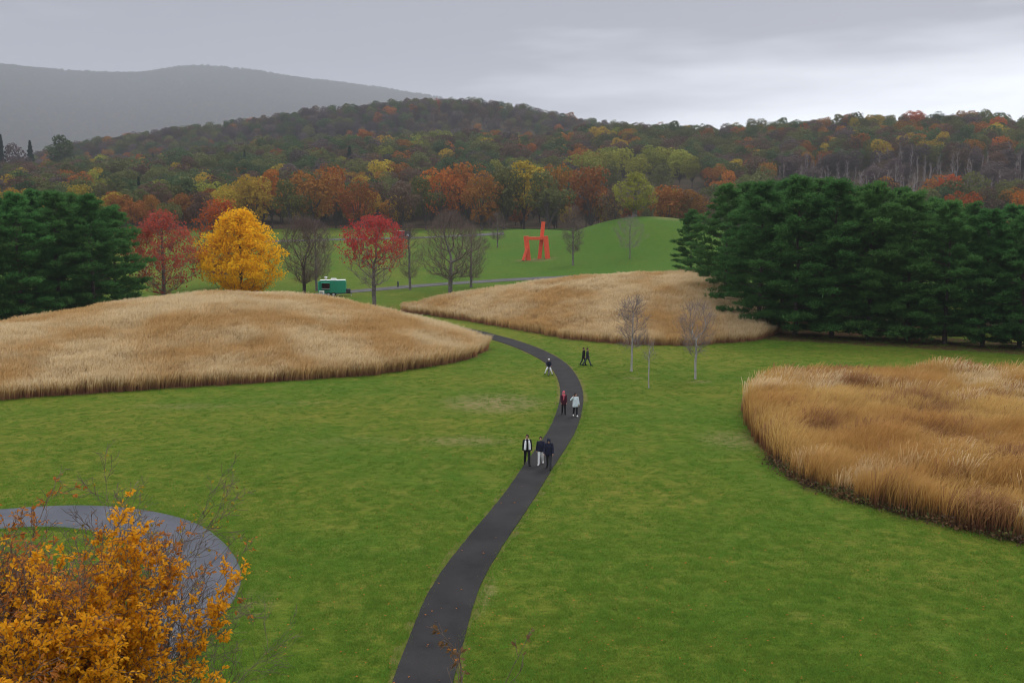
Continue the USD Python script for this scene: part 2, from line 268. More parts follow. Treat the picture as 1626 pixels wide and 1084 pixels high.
TURF = leafy('turf_look', [(0.12, 0.215, 0.024), (0.19, 0.245, 0.030), (0.29, 0.265, 0.055), (0.14, 0.225, 0.024)], 0.45, hue=0.02, val=(0.8, 1.25))

# ------------------------------------------------------------------ ground, split into lawn, wooded hills and mountain along the grid's own lines
nxg = len(GX); V = np.stack([gx.ravel(), gy.ravel(), GZ.ravel()], 1)
jj, ii = np.meshgrid(np.arange(len(GY) - 1), np.arange(nxg - 1), indexing='ij'); a0 = (jj * nxg + ii).ravel()
quads = np.stack([a0, a0 + 1, a0 + nxg + 1, a0 + nxg], 1)
rc = np.hypot(V[:, 0], V[:, 1])[quads].mean(1); yc = V[:, 1][quads].mean(1)
def sheet(mask):
    q = quads[mask]; ids, inv = np.unique(q, return_inverse=True); return V[ids], inv.reshape(q.shape), ids
PINES_R = [(1150, 515, 286), (1095, 492, 330), (1205, 528, 280), (1262, 533, 272), (1320, 536, 276), (1378, 539, 283), (1440, 541, 296), (1500, 545, 312), (1560, 548, 325), (1618, 552, 330), (1690, 556, 330),
           (1180, 497, 284), (1240, 505, 279), (1300, 508, 278), (1362, 510, 288), (1420, 512, 292), (1475, 512, 308), (1535, 516, 316), (1600, 518, 318), (1760, 540, 335)]
PINES_L = [(150, 508, 302), (185, 500, 322), (95, 512, 296), (35, 518, 300), (-30, 524, 303), (-110, 530, 305), (120, 492, 300), (62, 494, 296), (-5, 498, 300)]
pine_at = [(flat(u, v), vt, u) for u, v, vt in PINES_R] + [(flat(u, v), vt, u) for u, v, vt in PINES_L]
pine_xy = np.array([p[0] for p in pine_at])
def masks(P):
    x, y = P[:, 0], P[:, 1]
    d, _ = cKDTree(pine_xy).query(P[:, :2])
    inl, inm = left_mound(x, y)[1], mid_mound(x, y)[1]
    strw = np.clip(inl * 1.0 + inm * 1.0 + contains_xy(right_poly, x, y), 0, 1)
    litter = S(8.5, 5.0, d)
    dry = np.zeros(len(x))
    for u, v, rx, ry, k in [(785, 640, 5.5, 5.5, 1.0), (740, 700, 5, 2.5, 0.85), (300, 645, 8, 2.5, 0.7), (1170, 700, 4, 5, 0.8), (1005, 600, 1.3, 1.2, 1.0), (1112, 606, 1.5, 1.2, 1.0), (760, 940, 0.9, 3, 1.0), (660, 880, 1.5, 2.5, 0.6), (650, 380, 30, 6, 0.6), (850, 413, 8, 5, 1.0), (1060, 347, 9, 6, 0.9), (400, 960, 1.2, 3.0, 0.8), (560, 700, 9, 3, 0.6), (470, 640, 10, 2.5, 0.6)]:
        q = at(u, v); dry = np.maximum(dry, k * np.exp(-((x - q[0]) / rx) ** 2 - ((y - q[1]) / ry) ** 2))
    return {'straw': strw, 'litter': litter, 'dry': dry, 'lush': S(150, 230, y) * S(-40, 10, x) * 0.9 + 0.35 * S(110, 170, y)}
v, f, ids = sheet(rc < 400)
top('lawn', (v, f), LAWN, kind='structure', smooth=True, fl=masks(v))
v, f, ids = sheet((rc >= 400) & (rc < 1750)); top('wooded_hills', (v, f), FLOOR, kind='structure', smooth=True)
v, f, ids = sheet(rc >= 1750); top('mountain', (v, f), FLOOR, kind='structure', smooth=True)

# ------------------------------------------------------------------ paths
def spline(pts, n, close=False):
    p = np.array(pts, float); s = np.r_[0, np.cumsum(np.linalg.norm(np.diff(p, axis=0), axis=1))]
    return CubicSpline(s, p)(np.linspace(0, s[-1], n))
def ribbon(L, R, lift, cross=4):
    t = np.linspace(0, 1, cross + 1)[None, :, None]
    P = L[:, None] * (1 - t) + R[:, None] * t; n, m = P.shape[:2]
    P = P.reshape(-1, 2); z = zat(P[:, 0], P[:, 1]) + lift
    i, j = np.meshgrid(np.arange(n - 1), np.arange(m - 1), indexing='ij'); a = (i * m + j).ravel()
    return np.c_[P, z], np.stack([a, a + 1, a + m + 1, a + m], 1)
def slab(L, R, lift, depth=0.1):
    """A ribbon with turned-down edges, so that it has thickness."""
    v, f = ribbon(L, R, lift); n = len(L); m = len(v) // n
    extra, faces = [], [f]
    for col, flip in ((0, 0), (m - 1, 1)):
        e = np.arange(n) * m + col; low = v[e] - [0, 0, depth]; k = len(v) + sum(map(len, extra)); extra.append(low)
        q = np.stack([e[:-1], e[1:], k + np.arange(1, n), k + np.arange(n - 1)], 1); faces.append(q[:, ::-1] if flip else q)
    return np.vstack([v] + extra), np.vstack(faces)
def offset(P, d):
    t = np.gradient(P, axis=0); n = norm(np.stack([t[:, 1], -t[:, 0]], 1)); return P + n * np.asarray(d)[..., None]
rng = np.random.default_rng(5)
def verge(P, w0, w1, side, lift, name):
    """Worn ground along an edge: ragged on its lawn side."""
    n = len(P); w = w0 + (w1 - w0) * np.clip(nz(P[:, 0], P[:, 1], 1.6, 8) * 2.2 - 0.6, 0, 1) + rng.uniform(-0.03, 0.03, n)
    return ribbon(P, offset(P, side * w), lift, 2)
EL = [(596, 1160), (621, 1084), (650, 1010), (681, 940), (710, 893), (750, 845), (809, 770), (838, 729), (866, 689), (883, 654), (890, 625), (887, 605), (873, 580), (844, 563), (800, 546), (760, 535), (720, 527)]
ER = [(700, 1160), (721, 1084), (740, 1008), (759, 940), (783, 893), (815, 838), (860, 770), (877, 742), (908, 694), (921, 665), (926, 632), (921, 605), (905, 583), (873, 561), (830, 545), (780, 532), (735, 522)]
wl, wr = [flat(*p) for p in EL], [flat(*p) for p in ER]
wl += [(-15.0, 127.0), (-24.0, 141.0), (-29.0, 152.0), (-40.0, 160.0)]; wr += [(-14.5, 129.5), (-23.0, 143.6), (-28.0, 154.5), (-39.0, 163.0)]
sl, sr = spline(wl, 700), spline(wr, 700)
mid = (sl + sr) / 2; tn = np.gradient(mid, axis=0); nn = norm(np.stack([tn[:, 1], -tn[:, 0]], 1)); hw = np.abs(((sr - sl) * nn).sum(1)) / 2
hw = np.convolve(np.pad(hw, 40, mode='edge'), np.ones(81) / 81, 'valid')
pl, pr = mid - nn * hw[:, None], mid + nn * hw[:, None]
ragged = lambda P, s: offset(P, s * (0.05 * (nz(P[:, 0], P[:, 1], 1.3, 4) - 0.5)))
top('asphalt_path', slab(ragged(pl, 1), ragged(pr, 1), 0.05), ASPHALT, kind='structure')
for P, s in ((pl, -1), (pr, 1)):
    top('path_verge', verge(P, 0.04, 0.36, s, 0.012, 'v'), VERGE, kind='structure')
outer = spline([flat(*p) for p in [(-260, 850), (-120, 818), (0, 806), (60, 802), (150, 801), (230, 809), (300, 826), (350, 857), (378, 894), (383, 917), (368, 957), (330, 1000), (285, 1040), (215, 1090), (120, 1150)]], 420)
inner = offset(outer, 3.3 + 0.25 * nz(outer[:, 0], outer[:, 1], 0.2, 2))
top('grey_path', slab(ragged(outer, 1), ragged(inner, 1), 0.04), GRAVEL, kind='structure')
top('path_verge', verge(outer, 0.05, 0.4, -1, 0.012, 'v'), VERGE, kind='structure')
top('path_verge', verge(inner, 0.05, 0.35, 1, 0.012, 'v'), VERGE, kind='structure')
def road(pts, width, name, lift=0.06):
    c = spline([at(*p)[:2] for p in pts], 260); w = width / 2 * (1 + 0.15 * (nz(c[:, 0], c[:, 1], 0.1, 6) - 0.5))
    top(name, slab(offset(c, -w), offset(c, w), lift, 0.25), ROAD, kind='structure')
road([(380, 474), (470, 470), (560, 463), (640, 456), (720, 450), (800, 445), (880, 441), (960, 438), (1060, 434)], 4.4, 'gravel_road')
road([(420, 384), (520, 381), (620, 379), (680, 377), (740, 374), (800, 371)], 6.0, 'far_road', 0.1)

# ------------------------------------------------------------------ plant building blocks
def tubes(segs, n=4):
    s = np.array([(*a, *b, ra, rb) for a, b, ra, rb in segs], float)
    if not len(s): return np.zeros((0, 3)), np.zeros((0, 3), int)
    p, q = s[:, :3], s[:, 3:6]; d = norm(q - p)
    u = norm(np.cross(d, np.where(np.abs(d[:, 2:3]) > 0.9, [[1.0, 0, 0]], [[0, 0, 1.0]]))); w = np.cross(d, u)
    t = np.arange(n) / n * 2 * np.pi; c = np.cos(t)[None, :, None] * u[:, None] + np.sin(t)[None, :, None] * w[:, None]
    v = np.concatenate([p[:, None] + c * s[:, 6, None, None], q[:, None] + c * s[:, 7, None, None]], 1).reshape(-1, 3)
    k = np.arange(n); k2 = (k + 1) % n; quad = np.stack([k, k2, k2 + n, k + n], 1)
    f = (np.arange(len(s))[:, None, None] * 2 * n + quad[None]).reshape(-1, 4)
    return v, np.vstack([f[:, [0, 1, 2]], f[:, [0, 2, 3]]])
def joinm(*ms):
    vs, fs, n = [], [], 0
    for v, f in ms:
        f = np.asarray(f)
        if f.shape[1] == 4: f = np.vstack([f[:, [0, 1, 2]], f[:, [0, 2, 3]]])
        vs.append(v); fs.append(f + n); n += len(v)
    return np.vstack(vs), np.vstack(fs)
def leaves(P, size, rng, normal=None, spread=1.0, aspect=0.6, axis=None):
    """A pointed, folded leaf (4 triangles as two quads' halves) at every point."""
    n = len(P); size = np.broadcast_to(size, n)[:, None] * rng.uniform(0.7, 1.3, (n, 1))
    nr = rng.normal(size=(n, 3)) * spread
    nr = norm(nr + normal) if normal is not None else norm(nr)
    ax = rng.normal(size=(n, 3)) if axis is None else axis + rng.normal(size=(n, 3)) * 0.35
    ax = norm(ax - nr * (ax * nr).sum(1, keepdims=True)); sd = np.cross(nr, ax)
    a, b = P - ax * size * 0.5, P + ax * size * 0.5
    c, d = P + sd * size * aspect * 0.5 + nr * size * 0.12, P - sd * size * aspect * 0.5 + nr * size * 0.12
    v = np.stack([a, c, b, d], 1).reshape(-1, 3); k = np.arange(n)[:, None] * 4
    return v, np.vstack([k + [0, 1, 2], k + [0, 2, 3]])
def grow(rng, spec):
    """A branching skeleton: (segments by level, tip points with directions)."""
    segs, tips = [], []
    up = np.array([0, 0, 1.0])
    def go(p, d, L, r, lev):
        n = spec['seg'][lev]; last = lev == len(spec['seg']) - 1; ends = spec.get('taper', 0.25)
        for i in range(n):
            d = d + np.array([rng.gauss(0, 1), rng.gauss(0, 1), rng.gauss(0, 1)]) * spec['wob'][lev] + up * spec['trop'][lev]
            d = d / math.sqrt(d @ d); q = p + d * (L / n)
            r0, r1 = r * (1 - (1 - ends) * i / n), r * (1 - (1 - ends) * (i + 1) / n)
            segs.append((p, q, max(r0, spec['min']), max(r1, spec['min']), lev))
            t = (i + 1) / n
            if not last and t > spec['start'][lev]:
                for _ in range(spec['kids'][lev]):
                    if rng.random() > spec.get('prob', 0.9): continue
                    ang = spec['ang'][lev] * rng.uniform(0.7, 1.3) * (1 - spec.get('close', 0.35) * t); az = rng.uniform(0, 2 * math.pi)
                    e = np.cross(d, [math.cos(az), math.sin(az), 0.3]); e = e / max(math.sqrt(e @ e), 1e-6)
                    dd = d * math.cos(ang) + e * math.sin(ang)
                    f = rng.uniform(0, 1)
                    go(p * (1 - f) + q * f, dd, L * spec['len'][lev] * rng.uniform(0.7, 1.2) * (1 - spec.get('short', 0.45) * t), r1 * spec.get('thin', 0.6), lev + 1)
            p = q
        if last or lev == len(spec['seg']) - 2: tips.append((p, d))
    for p, d, L, r in spec['roots']: go(np.array(p, float), np.array(d, float) / np.linalg.norm(d), L, r, 0)
    return segs, tips
def crown_tree(seed, H, W, z0, prof, n=320, twigs=4, twig=0.9, r=0.24, gather=0.55, wob=0.12, forks=1, tw=0.012):
    """A tree whose limbs reach out to points spread through its crown: (segments with level, end points). prof(t): relative crown radius from its foot to its top."""
    rng = np.random.default_rng(seed); pts = []
    while len(pts) < n:
        t = rng.random(); q = rng.uniform(-1, 1, 2); an = math.atan2(q[1], q[0])
        R = prof(t) * (0.58 + 0.74 * float(meshkit.noise(np.array([math.cos(an) * 1.6 + 7, math.sin(an) * 1.6 + 7, t * 3.2]), seed)))
        if q @ q < 1 and rng.random() < 0.45 + 0.55 * (q @ q): pts.append((q[0] * R * W / 2, q[1] * R * W / 2, z0 + t * (H - z0)))
    pts = np.array(pts); nodes, par = [np.zeros(3)], [-1]; p = np.array([0, 0, -0.15]); nodes[0] = p
    top_ = z0 + (H - z0) * (0.75 if forks == 1 else 0.25); m = 12
    for i in range(m):
        p = p + [rng.normal(0, 0.03 * H / 13), rng.normal(0, 0.03 * H / 13), (top_ + 0.15) / m]; par.append(len(nodes) - 1); nodes.append(p)
    foot = z0 * 0.8
    plen = [0.0]
    while len(plen) < len(nodes): plen.append(plen[-1] + 0.15)
    order = np.argsort(np.hypot(pts[:, 0], pts[:, 1]) + 0.9 * np.abs(pts[:, 2] - z0) + rng.normal(0, 0.6, n)); ends = []
    for k in order:
        a = pts[k]; N = np.array(nodes); d = a - N; dist = np.linalg.norm(d, axis=1)
        cost = dist + gather * np.maximum(0, 0.55 - d[:, 2] / np.maximum(dist, 1e-6)) * dist + np.where(N[:, 2] < foot, 30, 0) + 0.55 * np.array(plen)
        j = int(np.argmin(cost)); L = dist[j]; st = max(2, int(L / 0.8)); q = N[j]; prev = j
        sag = np.array([d[j][0], d[j][1], 0]) * 0.12
        for i in range(1, st + 1):
            f = i / st; c = q + d[j] * f + sag * math.sin(math.pi * f) + rng.normal(0, wob, 3) * (0 if i == st else 1) * min(1, L / 2); plen.append(plen[prev] + float(np.linalg.norm(c - nodes[prev]))); nodes.append(c); par.append(prev); prev = len(nodes) - 1
        ends.append(prev)
    N = np.array(nodes); load = np.zeros(len(N)); load[ends] = 1
    for i in range(len(N) - 1, 0, -1): load[par[i]] += load[i]
    rad = np.maximum(r * (load / load[0]) ** 0.5, tw * 1.2); segs = []
    for i in range(1, len(N)):
        rr_ = rad[i]; ra = min(rad[par[i]], rr_ * 1.5) if par[i] else rad[0] * 1.35
        segs.append((N[par[i]], N[i], ra, rr_, 0 if rr_ > 0.05 * r / 0.24 * 1.3 else 1))
    tips = []
    for e in ends:
        d0 = norm(N[e] - N[par[e]])
        for _ in range(twigs):
            p, d = N[e] - (N[e] - N[par[e]]) * rng.random(), norm(d0 + rng.normal(0, 0.55, 3) + [0, 0, 0.25])
            for i in range(3): q = p + d * twig * rng.uniform(0.22, 0.42); segs.append((p, q, tw, tw * 0.75, 2)); p = q; d = norm(d + rng.normal(0, 0.25, 3) + [0, 0, 0.08])
            tips.append((p, d))
    return segs, tips
def split_wood(segs, cut):
    """(trunk, branches) meshes: thick wood round, twigs three-sided."""
    a = [s[:4] for s in segs if s[4] <= cut]; b = [s[:4] for s in segs if s[4] > cut]
    return tubes(a, 7), tubes(b, 3)

LIB = UsdGeom.Scope.Define(stage, '/World/Looks').GetPrim()
def kind_class(name):
    p = '/World/' + name
    stage.CreateClassPrim(p); x = UsdGeom.Xform.Define(stage, p); x.GetPrim().SetSpecifier(Sdf.SpecifierClass); return x
def copy_of(cls, name, label, cat, loc, rz, scale, group=None):
    x = thing(name, label, cat, loc, rz, group, scale)
    x.GetPrim().GetReferences().AddInternalReference(cls.GetPath()); x.GetPrim().SetInstanceable(True); return x
def instancer(name, protos, pos, rz, scale, index, kind='stuff', label=None, cat=None, tilt=None):
    """protos: list of lists of (part name, mesh, material, floats)."""
    pi = UsdGeom.PointInstancer.Define(stage, '/World/' + free(name)); tag(pi, label, cat, kind=kind)
    for k, parts in enumerate(protos):
        x = UsdGeom.Xform.Define(stage, f'{pi.GetPath()}/kinds/kind_{k}' if k else f'{pi.GetPath()}/kinds/kind')
        for nm, me, mt, fl in parts: part(nm, me, mt, x, fl=fl)
        pi.CreatePrototypesRel().AddTarget(x.GetPath())
    n = len(pos); h = np.asarray(rz) / 2
    q = np.zeros((n, 4), np.float32); q[:, 0], q[:, 3] = np.cos(h), np.sin(h)
    if tilt is not None:  # lean about a fixed horizontal axis, after the turn
        ax, an = tilt; ch, sh = np.cos(an / 2), np.sin(an / 2)
        w, z = q[:, 0].copy(), q[:, 3].copy()
        q[:, 0], q[:, 1], q[:, 2], q[:, 3] = ch * w, sh * (ax[0] * w + ax[1] * z), sh * (ax[1] * w - ax[0] * z), ch * z
    pi.CreatePositionsAttr(Vt.Vec3fArray.FromNumpy(np.asarray(pos, np.float32)))
    pi.CreateOrientationsAttr(Vt.QuathArray([Gf.Quath(*map(float, x)) for x in q]))
    sc = np.asarray(scale, np.float32); pi.CreateScalesAttr(Vt.Vec3fArray.FromNumpy(np.repeat(sc[:, None], 3, 1) if sc.ndim == 1 else sc))
    pi.CreateProtoIndicesAttr(Vt.IntArray.FromNumpy(np.asarray(index, np.int32)))
    return pi

# ------------------------------------------------------------------ tall dry grass on the mounds and in the right-hand bed
def tuft(rng, n, h, r, lean, wid, plume):
    a, rr = rng.uniform(0, 2 * np.pi, n), r * np.sqrt(rng.random(n))
    p = np.stack([np.cos(a) * rr, np.sin(a) * rr, np.full(n, -0.05)], 1); H = h * rng.uniform(0.6, 1.12, (n, 1))
    out = np.stack([np.cos(a), np.sin(a), np.zeros(n)], 1) * rng.uniform(0.0, 0.22, (n, 1)) + np.array([lean[0], lean[1], 0]) * rng.uniform(0.5, 1.3, (n, 1)) + rng.normal(size=(n, 3)) * [0.07, 0.07, 0]
    m = p + out * H * 0.38 + [0, 0, 1] * H * 0.58; e = p + out * H * 1.15 + [0, 0, 1] * H * 0.98
    g = rng.uniform(0, np.pi, n); s = np.stack([np.cos(g), np.sin(g), np.zeros(n)], 1) * wid
    nod = norm(out + rng.normal(0, 0.12, (n, 3)) * [1, 1, 0]) * [1, 1, 0]; t = e + nod * H * (0.06 + 0.13 * plume) + [0, 0, 1] * H * (0.07 - 0.11 * plume)
    v = np.stack([p - s * 0.5, p + s * 0.5, m - s * 0.5, m + s * 0.5, e - s * plume, e + s * plume, t - s * 0.15, t + s * 0.15], 1).reshape(-1, 3); k = np.arange(n)[:, None] * 8
    f = np.vstack([k + [0, 1, 3], k + [0, 3, 2], k + [2, 3, 5], k + [2, 5, 4], k + [4, 5, 7], k + [4, 7, 6]])
    return (v, f), np.tile([0, 0, 0.55, 0.55, 0.9, 0.9, 1, 1], n)
def grass_bed(name, label, inside, box, step, h, lean, look, wid, seed, plume, rough, odd=()):
    rng = np.random.default_rng(seed)
    x, y = np.meshgrid(np.arange(box[0], box[1], step), np.arange(box[2], box[3], step)); x, y = x.ravel(), y.ravel()
    x = x + rng.uniform(-0.5, 0.5, len(x)) * step; y = y + rng.uniform(-0.5, 0.5, len(y)) * step
    k = inside(x, y); x, y = x[k], y[k]
    protos = []
    for i in range(5):
        me, al = tuft(rng, 42, h, step * 1.0, lean, wid, plume); protos.append([('tuft', me, look, {'along': al})])
    sc = (1 - rough / 2 + rough * nz(x, y, 0.28, seed) + 0.5 * rough * (nz(x, y, 0.9, seed + 2) - 0.5)) * rng.uniform(0.86, 1.14, len(x))
    rz = rng.normal(0, 0.35, len(x)) + 1.2 * (nz(x, y, 0.12, seed + 4) - 0.5)
    kind = rng.integers(0, 5, len(x))
    for q, lk in enumerate(odd):  # drifts of another grass mixed in
        for i in range(2):
            me, al = tuft(rng, 36, h * (0.95 + 0.12 * i), step * 1.1, lean, wid, plume + 0.3); protos.append([('tuft', me, lk, {'along': al})])
        drift = nz(x, y, 0.16, seed + 30 + q) + 0.5 * (nz(x, y, 0.7, seed + 40 + q) - 0.5) > (0.70, 0.60)[q] + rng.uniform(-0.09, 0.13, len(x)); kind[drift] = 5 + 2 * q + rng.integers(0, 2, int(drift.sum()))
    instancer(name, protos, np.c_[x, y, zat(x, y)], rz, sc, kind, label=label, cat='grass')
grass_bed('tall_grass', 'tall pale dry grass covering the long mound at left', lambda x, y: left_mound(x, y)[1], (-75, 0, 62, 170), 0.38, 1.25, (0.13, -0.08), STRAW_PALE, 0.032, 21, 0.5, 0.45)
grass_bed('tall_grass', 'tall tan dry grass on the mound in front of the red sculpture', lambda x, y: mid_mound(x, y)[1], (-20, 42, 100, 190), 0.40, 1.12, (0.12, -0.07), STRAW_PALE, 0.034, 22, 0.5, 0.55)
grass_bed('tall_grass', 'tall rust and gold grass bed at the right edge', lambda x, y: contains_xy(right_poly, x, y), (14, 66, 38, 86), 0.34, 1.62, (0.22, 0.03), STRAW_RUST, 0.026, 23, 0.3, 0.85, (STRAW_PALE, STRAW_RED))
# low weeds along the front foot of the right-hand bed
def weed(rng, n, h, r):
    P = np.c_[rng.normal(0, r, n), rng.normal(0, r, n), np.abs(rng.normal(0, h, n))]; return leaves(P, 0.13, rng)
wr_ = np.random.default_rng(31)
front = spline(right_edge[5:], 240); off = wr_.uniform(-0.1, 0.8, 240)
wp = offset(front, -off * 1.0)
instancer('ground_weed', [[('weed', weed(wr_, 60, 0.22, 0.28), LEAF[c], None)] for c in ('brown', 'sepia', 'olive')], np.c_[wp, zat(wp[:, 0], wp[:, 1])], wr_.uniform(0, 6, 240), wr_.uniform(0.7, 1.4, 240), wr_.integers(0, 3, 240), label='low brown and olive weeds along the front foot of the right grass bed', cat='weeds')

# short turf tufts that give the near lawn its nap
rt = np.random.default_rng(41); protos = []
for i in range(4):
    n = 26; a = rt.uniform(0, 6.28, n); p = np.c_[rt.normal(0, 0.11, (n, 2)), np.full(n, -0.01)]; d = norm(np.c_[np.cos(a), np.sin(a), rt.uniform(0.6, 1.6, n)]); L = rt.uniform(0.04, 0.10, (n, 1))
    s = np.c_[-np.sin(a), np.cos(a), np.zeros(n)] * 0.012
    v = np.stack([p - s, p + s, p + d * L], 1).reshape(-1, 3); protos.append([('blades', (v, np.arange(3 * n).reshape(-1, 3)), TURF, None)])
y = 24 + 92 * rt.random(190000) ** 2.3; x = (rt.random(190000) * 2 - 1) * (y * 0.56 + 1)
keep = 0.5 * nz(x, y, 1.6, 12) + 0.3 * nz(x, y, 0.25, 13) > 0.18 + 0.45 * rt.random(len(x))
keep &= ~contains_xy(right_poly, x, y) & ~contains_xy(Polygon(np.vstack([pl, pr[::-1]])).buffer(0.12), x, y) & ~contains_xy(Polygon(np.vstack([outer, inner[::-1]])).buffer(0.1), x, y) & (left_mound(x, y)[0] <= 0)
x, y = x[keep], y[keep]
for E_, sg in ((pl, -1), (pr, 1), (outer, -1), (inner, 1)):  # turf creeping over the path edges
    q = offset(E_, np.full(len(E_), sg * 0.09)).repeat(3, 0); q = q + rt.normal(0, 0.08, q.shape); q = q[(q[:, 1] < 75) & (q[:, 1] > 24)]
    x, y = np.r_[x, q[:, 0]], np.r_[y, q[:, 1]]
instancer('turf', protos, np.c_[x, y, zat(x, y)], rt.uniform(0, 6.28, len(x)), rt.uniform(0.7, 1.5, len(x)), rt.integers(0, 4, len(x)), label='short uneven turf of the lawn in the foreground', cat='grass')

# ------------------------------------------------------------------ white pines
def white_pine(seed, H=18.0):
    rng = np.random.default_rng(seed); segs, tuf, tax = [], [], []
    z, trunk = 0.0, []
    pts = [np.array([rng.normal(0, 0.06), rng.normal(0, 0.06), t * H]) for t in np.linspace(0, 1, 12)]
    pts[0] = np.zeros(3)
    for i in range(11): trunk.append((pts[i], pts[i + 1], 0.30 * (1 - i / 11.5), 0.30 * (1 - (i + 1) / 11.5)))
    z = 0.9
    while z < H - 0.3:
        t = z / H; prof = 5.3 * (0.82 + 0.18 * S(0.0, 0.22, t)) * (1 - S(0.40, 1.05, t)) ** 0.6; nb_ = 5
        for a in np.arange(nb_) * 2 * math.pi / nb_ + rng.uniform(0, 6.28):
            a += rng.normal(0, 0.22); L = max(prof * rng.uniform(0.62, 1.18), 0.5); zb = z + rng.normal(0, 0.22)
            rise = -0.12 + 0.80 * t ** 1.5 + rng.normal(0, 0.06); d = np.array([math.cos(a), math.sin(a), rise]); d /= np.linalg.norm(d)
            P = [np.array([0, 0, zb])]
            for k in range(4):
                d = d + [0, 0, 0.06]; d /= np.linalg.norm(d); P.append(P[-1] + d * L / 4)
            for k in range(4): segs.append((P[k], P[k + 1], 0.06 * (1 - k / 5), 0.06 * (1 - (k + 1) / 5)))
            side = np.array([-math.sin(a), math.cos(a), 0]); out_ = np.array([math.cos(a), math.sin(a), 0])
            # side plumes along the outer part of the limb, each a flat spray with upturned tips
            for q_ in range(int(1.6 + L * 0.95)):
                u = rng.uniform(0.35, 1.0) if q_ else 1.0; c = P[0] + (P[-1] - P[0]) * u; w = rng.uniform(-1, 1) * (0 if not q_ else 1) * (0.25 + 0.22 * L) * (1.25 - u)
                c = c + side * w; m = 12; e = rng.normal(0, 1, (m, 3)); r_ = 0.32 + 0.045 * L
                q = c + out_ * (e[:, :1] * r_ * 0.75) + side * (e[:, 1:2] * r_ * 0.7) + np.array([0, 0, 1]) * (e[:, 2:] * 0.11 + 0.10)
                tuf.append(q); tax.append(norm(out_ * 0.75 + side * (0.5 * np.sign(w)) + np.array([0, 0, 0.85]) + rng.normal(0, 0.2, (m, 3))))
        z += rng.uniform(0.85, 1.15)
    for k in range(40):
        tuf.append(np.array([[rng.normal(0, 0.3), rng.normal(0, 0.3), H - 0.2 - abs(rng.normal(0, 0.7))]])); tax.append(norm(rng.normal(0, 0.4, (1, 3)) + [0, 0, 1]))
    tuf, tax = np.vstack(tuf), np.vstack(tax)
    nb = 7; P = np.repeat(tuf, nb, 0); A = np.repeat(tax, nb, 0); A = norm(A + rng.normal(0, 0.55, A.shape))
    L = rng.uniform(0.32, 0.62, (len(P), 1)); s = norm(np.cross(A, rng.normal(size=A.shape))) * 0.065
    v = np.stack([P - s * 0.5, P + s * 0.5, P + A * L + s * 0.7, P + A * L * 1.12 - s * 0.5], 1).reshape(-1, 3); k = np.arange(len(P))[:, None] * 4
    return tubes(trunk, 8), tubes(segs, 3), (v, np.vstack([k + [0, 1, 2], k + [0, 2, 3]]))
PINE = []
for i in range(4):
    c = kind_class(f'white_pine_kind_{i + 1:03d}'); tr, br, cr = white_pine(100 + i)
    part('trunk', tr, M['bark_dark'], c, True); part('branches', br, M['bark_dark'], c); part('crown', cr, LEAF['pine'], c); PINE.append(c)
PLABEL = {}
rp = random.Random(6)
n_r = len(PINES_R)
for i, ((x, y), vt, u) in enumerate(pine_at):
    p = np.array([x, y, float(zat(x, y))]); h = tall(u, vt, p)
    if i < n_r:
        lab, grp = ('dark green white pine in the front row of the right-hand grove', 'front row of the right pine grove') if i < 11 else ('dark green white pine in the back row of the right-hand grove', 'back row of the right pine grove')
        if i == 1: lab, grp = 'leftmost pine of the right-hand grove, beside the tan grass mound', None
        if i == 0: lab, grp = 'broad pine standing second from the left in the right-hand grove', None
    else:
        lab, grp = 'dark green white pine in the clump at the left edge behind the grass mound', 'pines of the left clump'
        if i == n_r + 1: lab, grp = 'rightmost pine of the left clump, next to the red tree', None
    ORD = ('', '', 'third', 'fourth', 'fifth', 'sixth', 'seventh', 'eighth', 'ninth', 'tenth')
    if 2 <= i <= 9: lab, grp = f'white pine of the right-hand grove, {ORD[i]} from the left in its front row', None
    if i == 10 or i == 19: lab, grp = 'white pine at the far right of the grove, cut by the picture edge', 'pines at the right picture edge'
    if i >= n_r and i != n_r + 1:
        side_ = 'front rank above the mound' if i < n_r + 6 else 'rear rank behind'
        lab, grp = f'dark green white pine of the left clump, {side_}', 'left clump, ' + ('foremost pines' if i < n_r + 6 else 'rear pines')
    wide = 0.98 if i not in (1,) else 0.80
    copy_of(PINE[i % 4], 'pine_tree', lab, 'pine tree', p, rp.uniform(0, 6.28), (h / 18.3 * wide * 1.05, h / 18.3 * wide * 1.05, h / 19.2), grp)

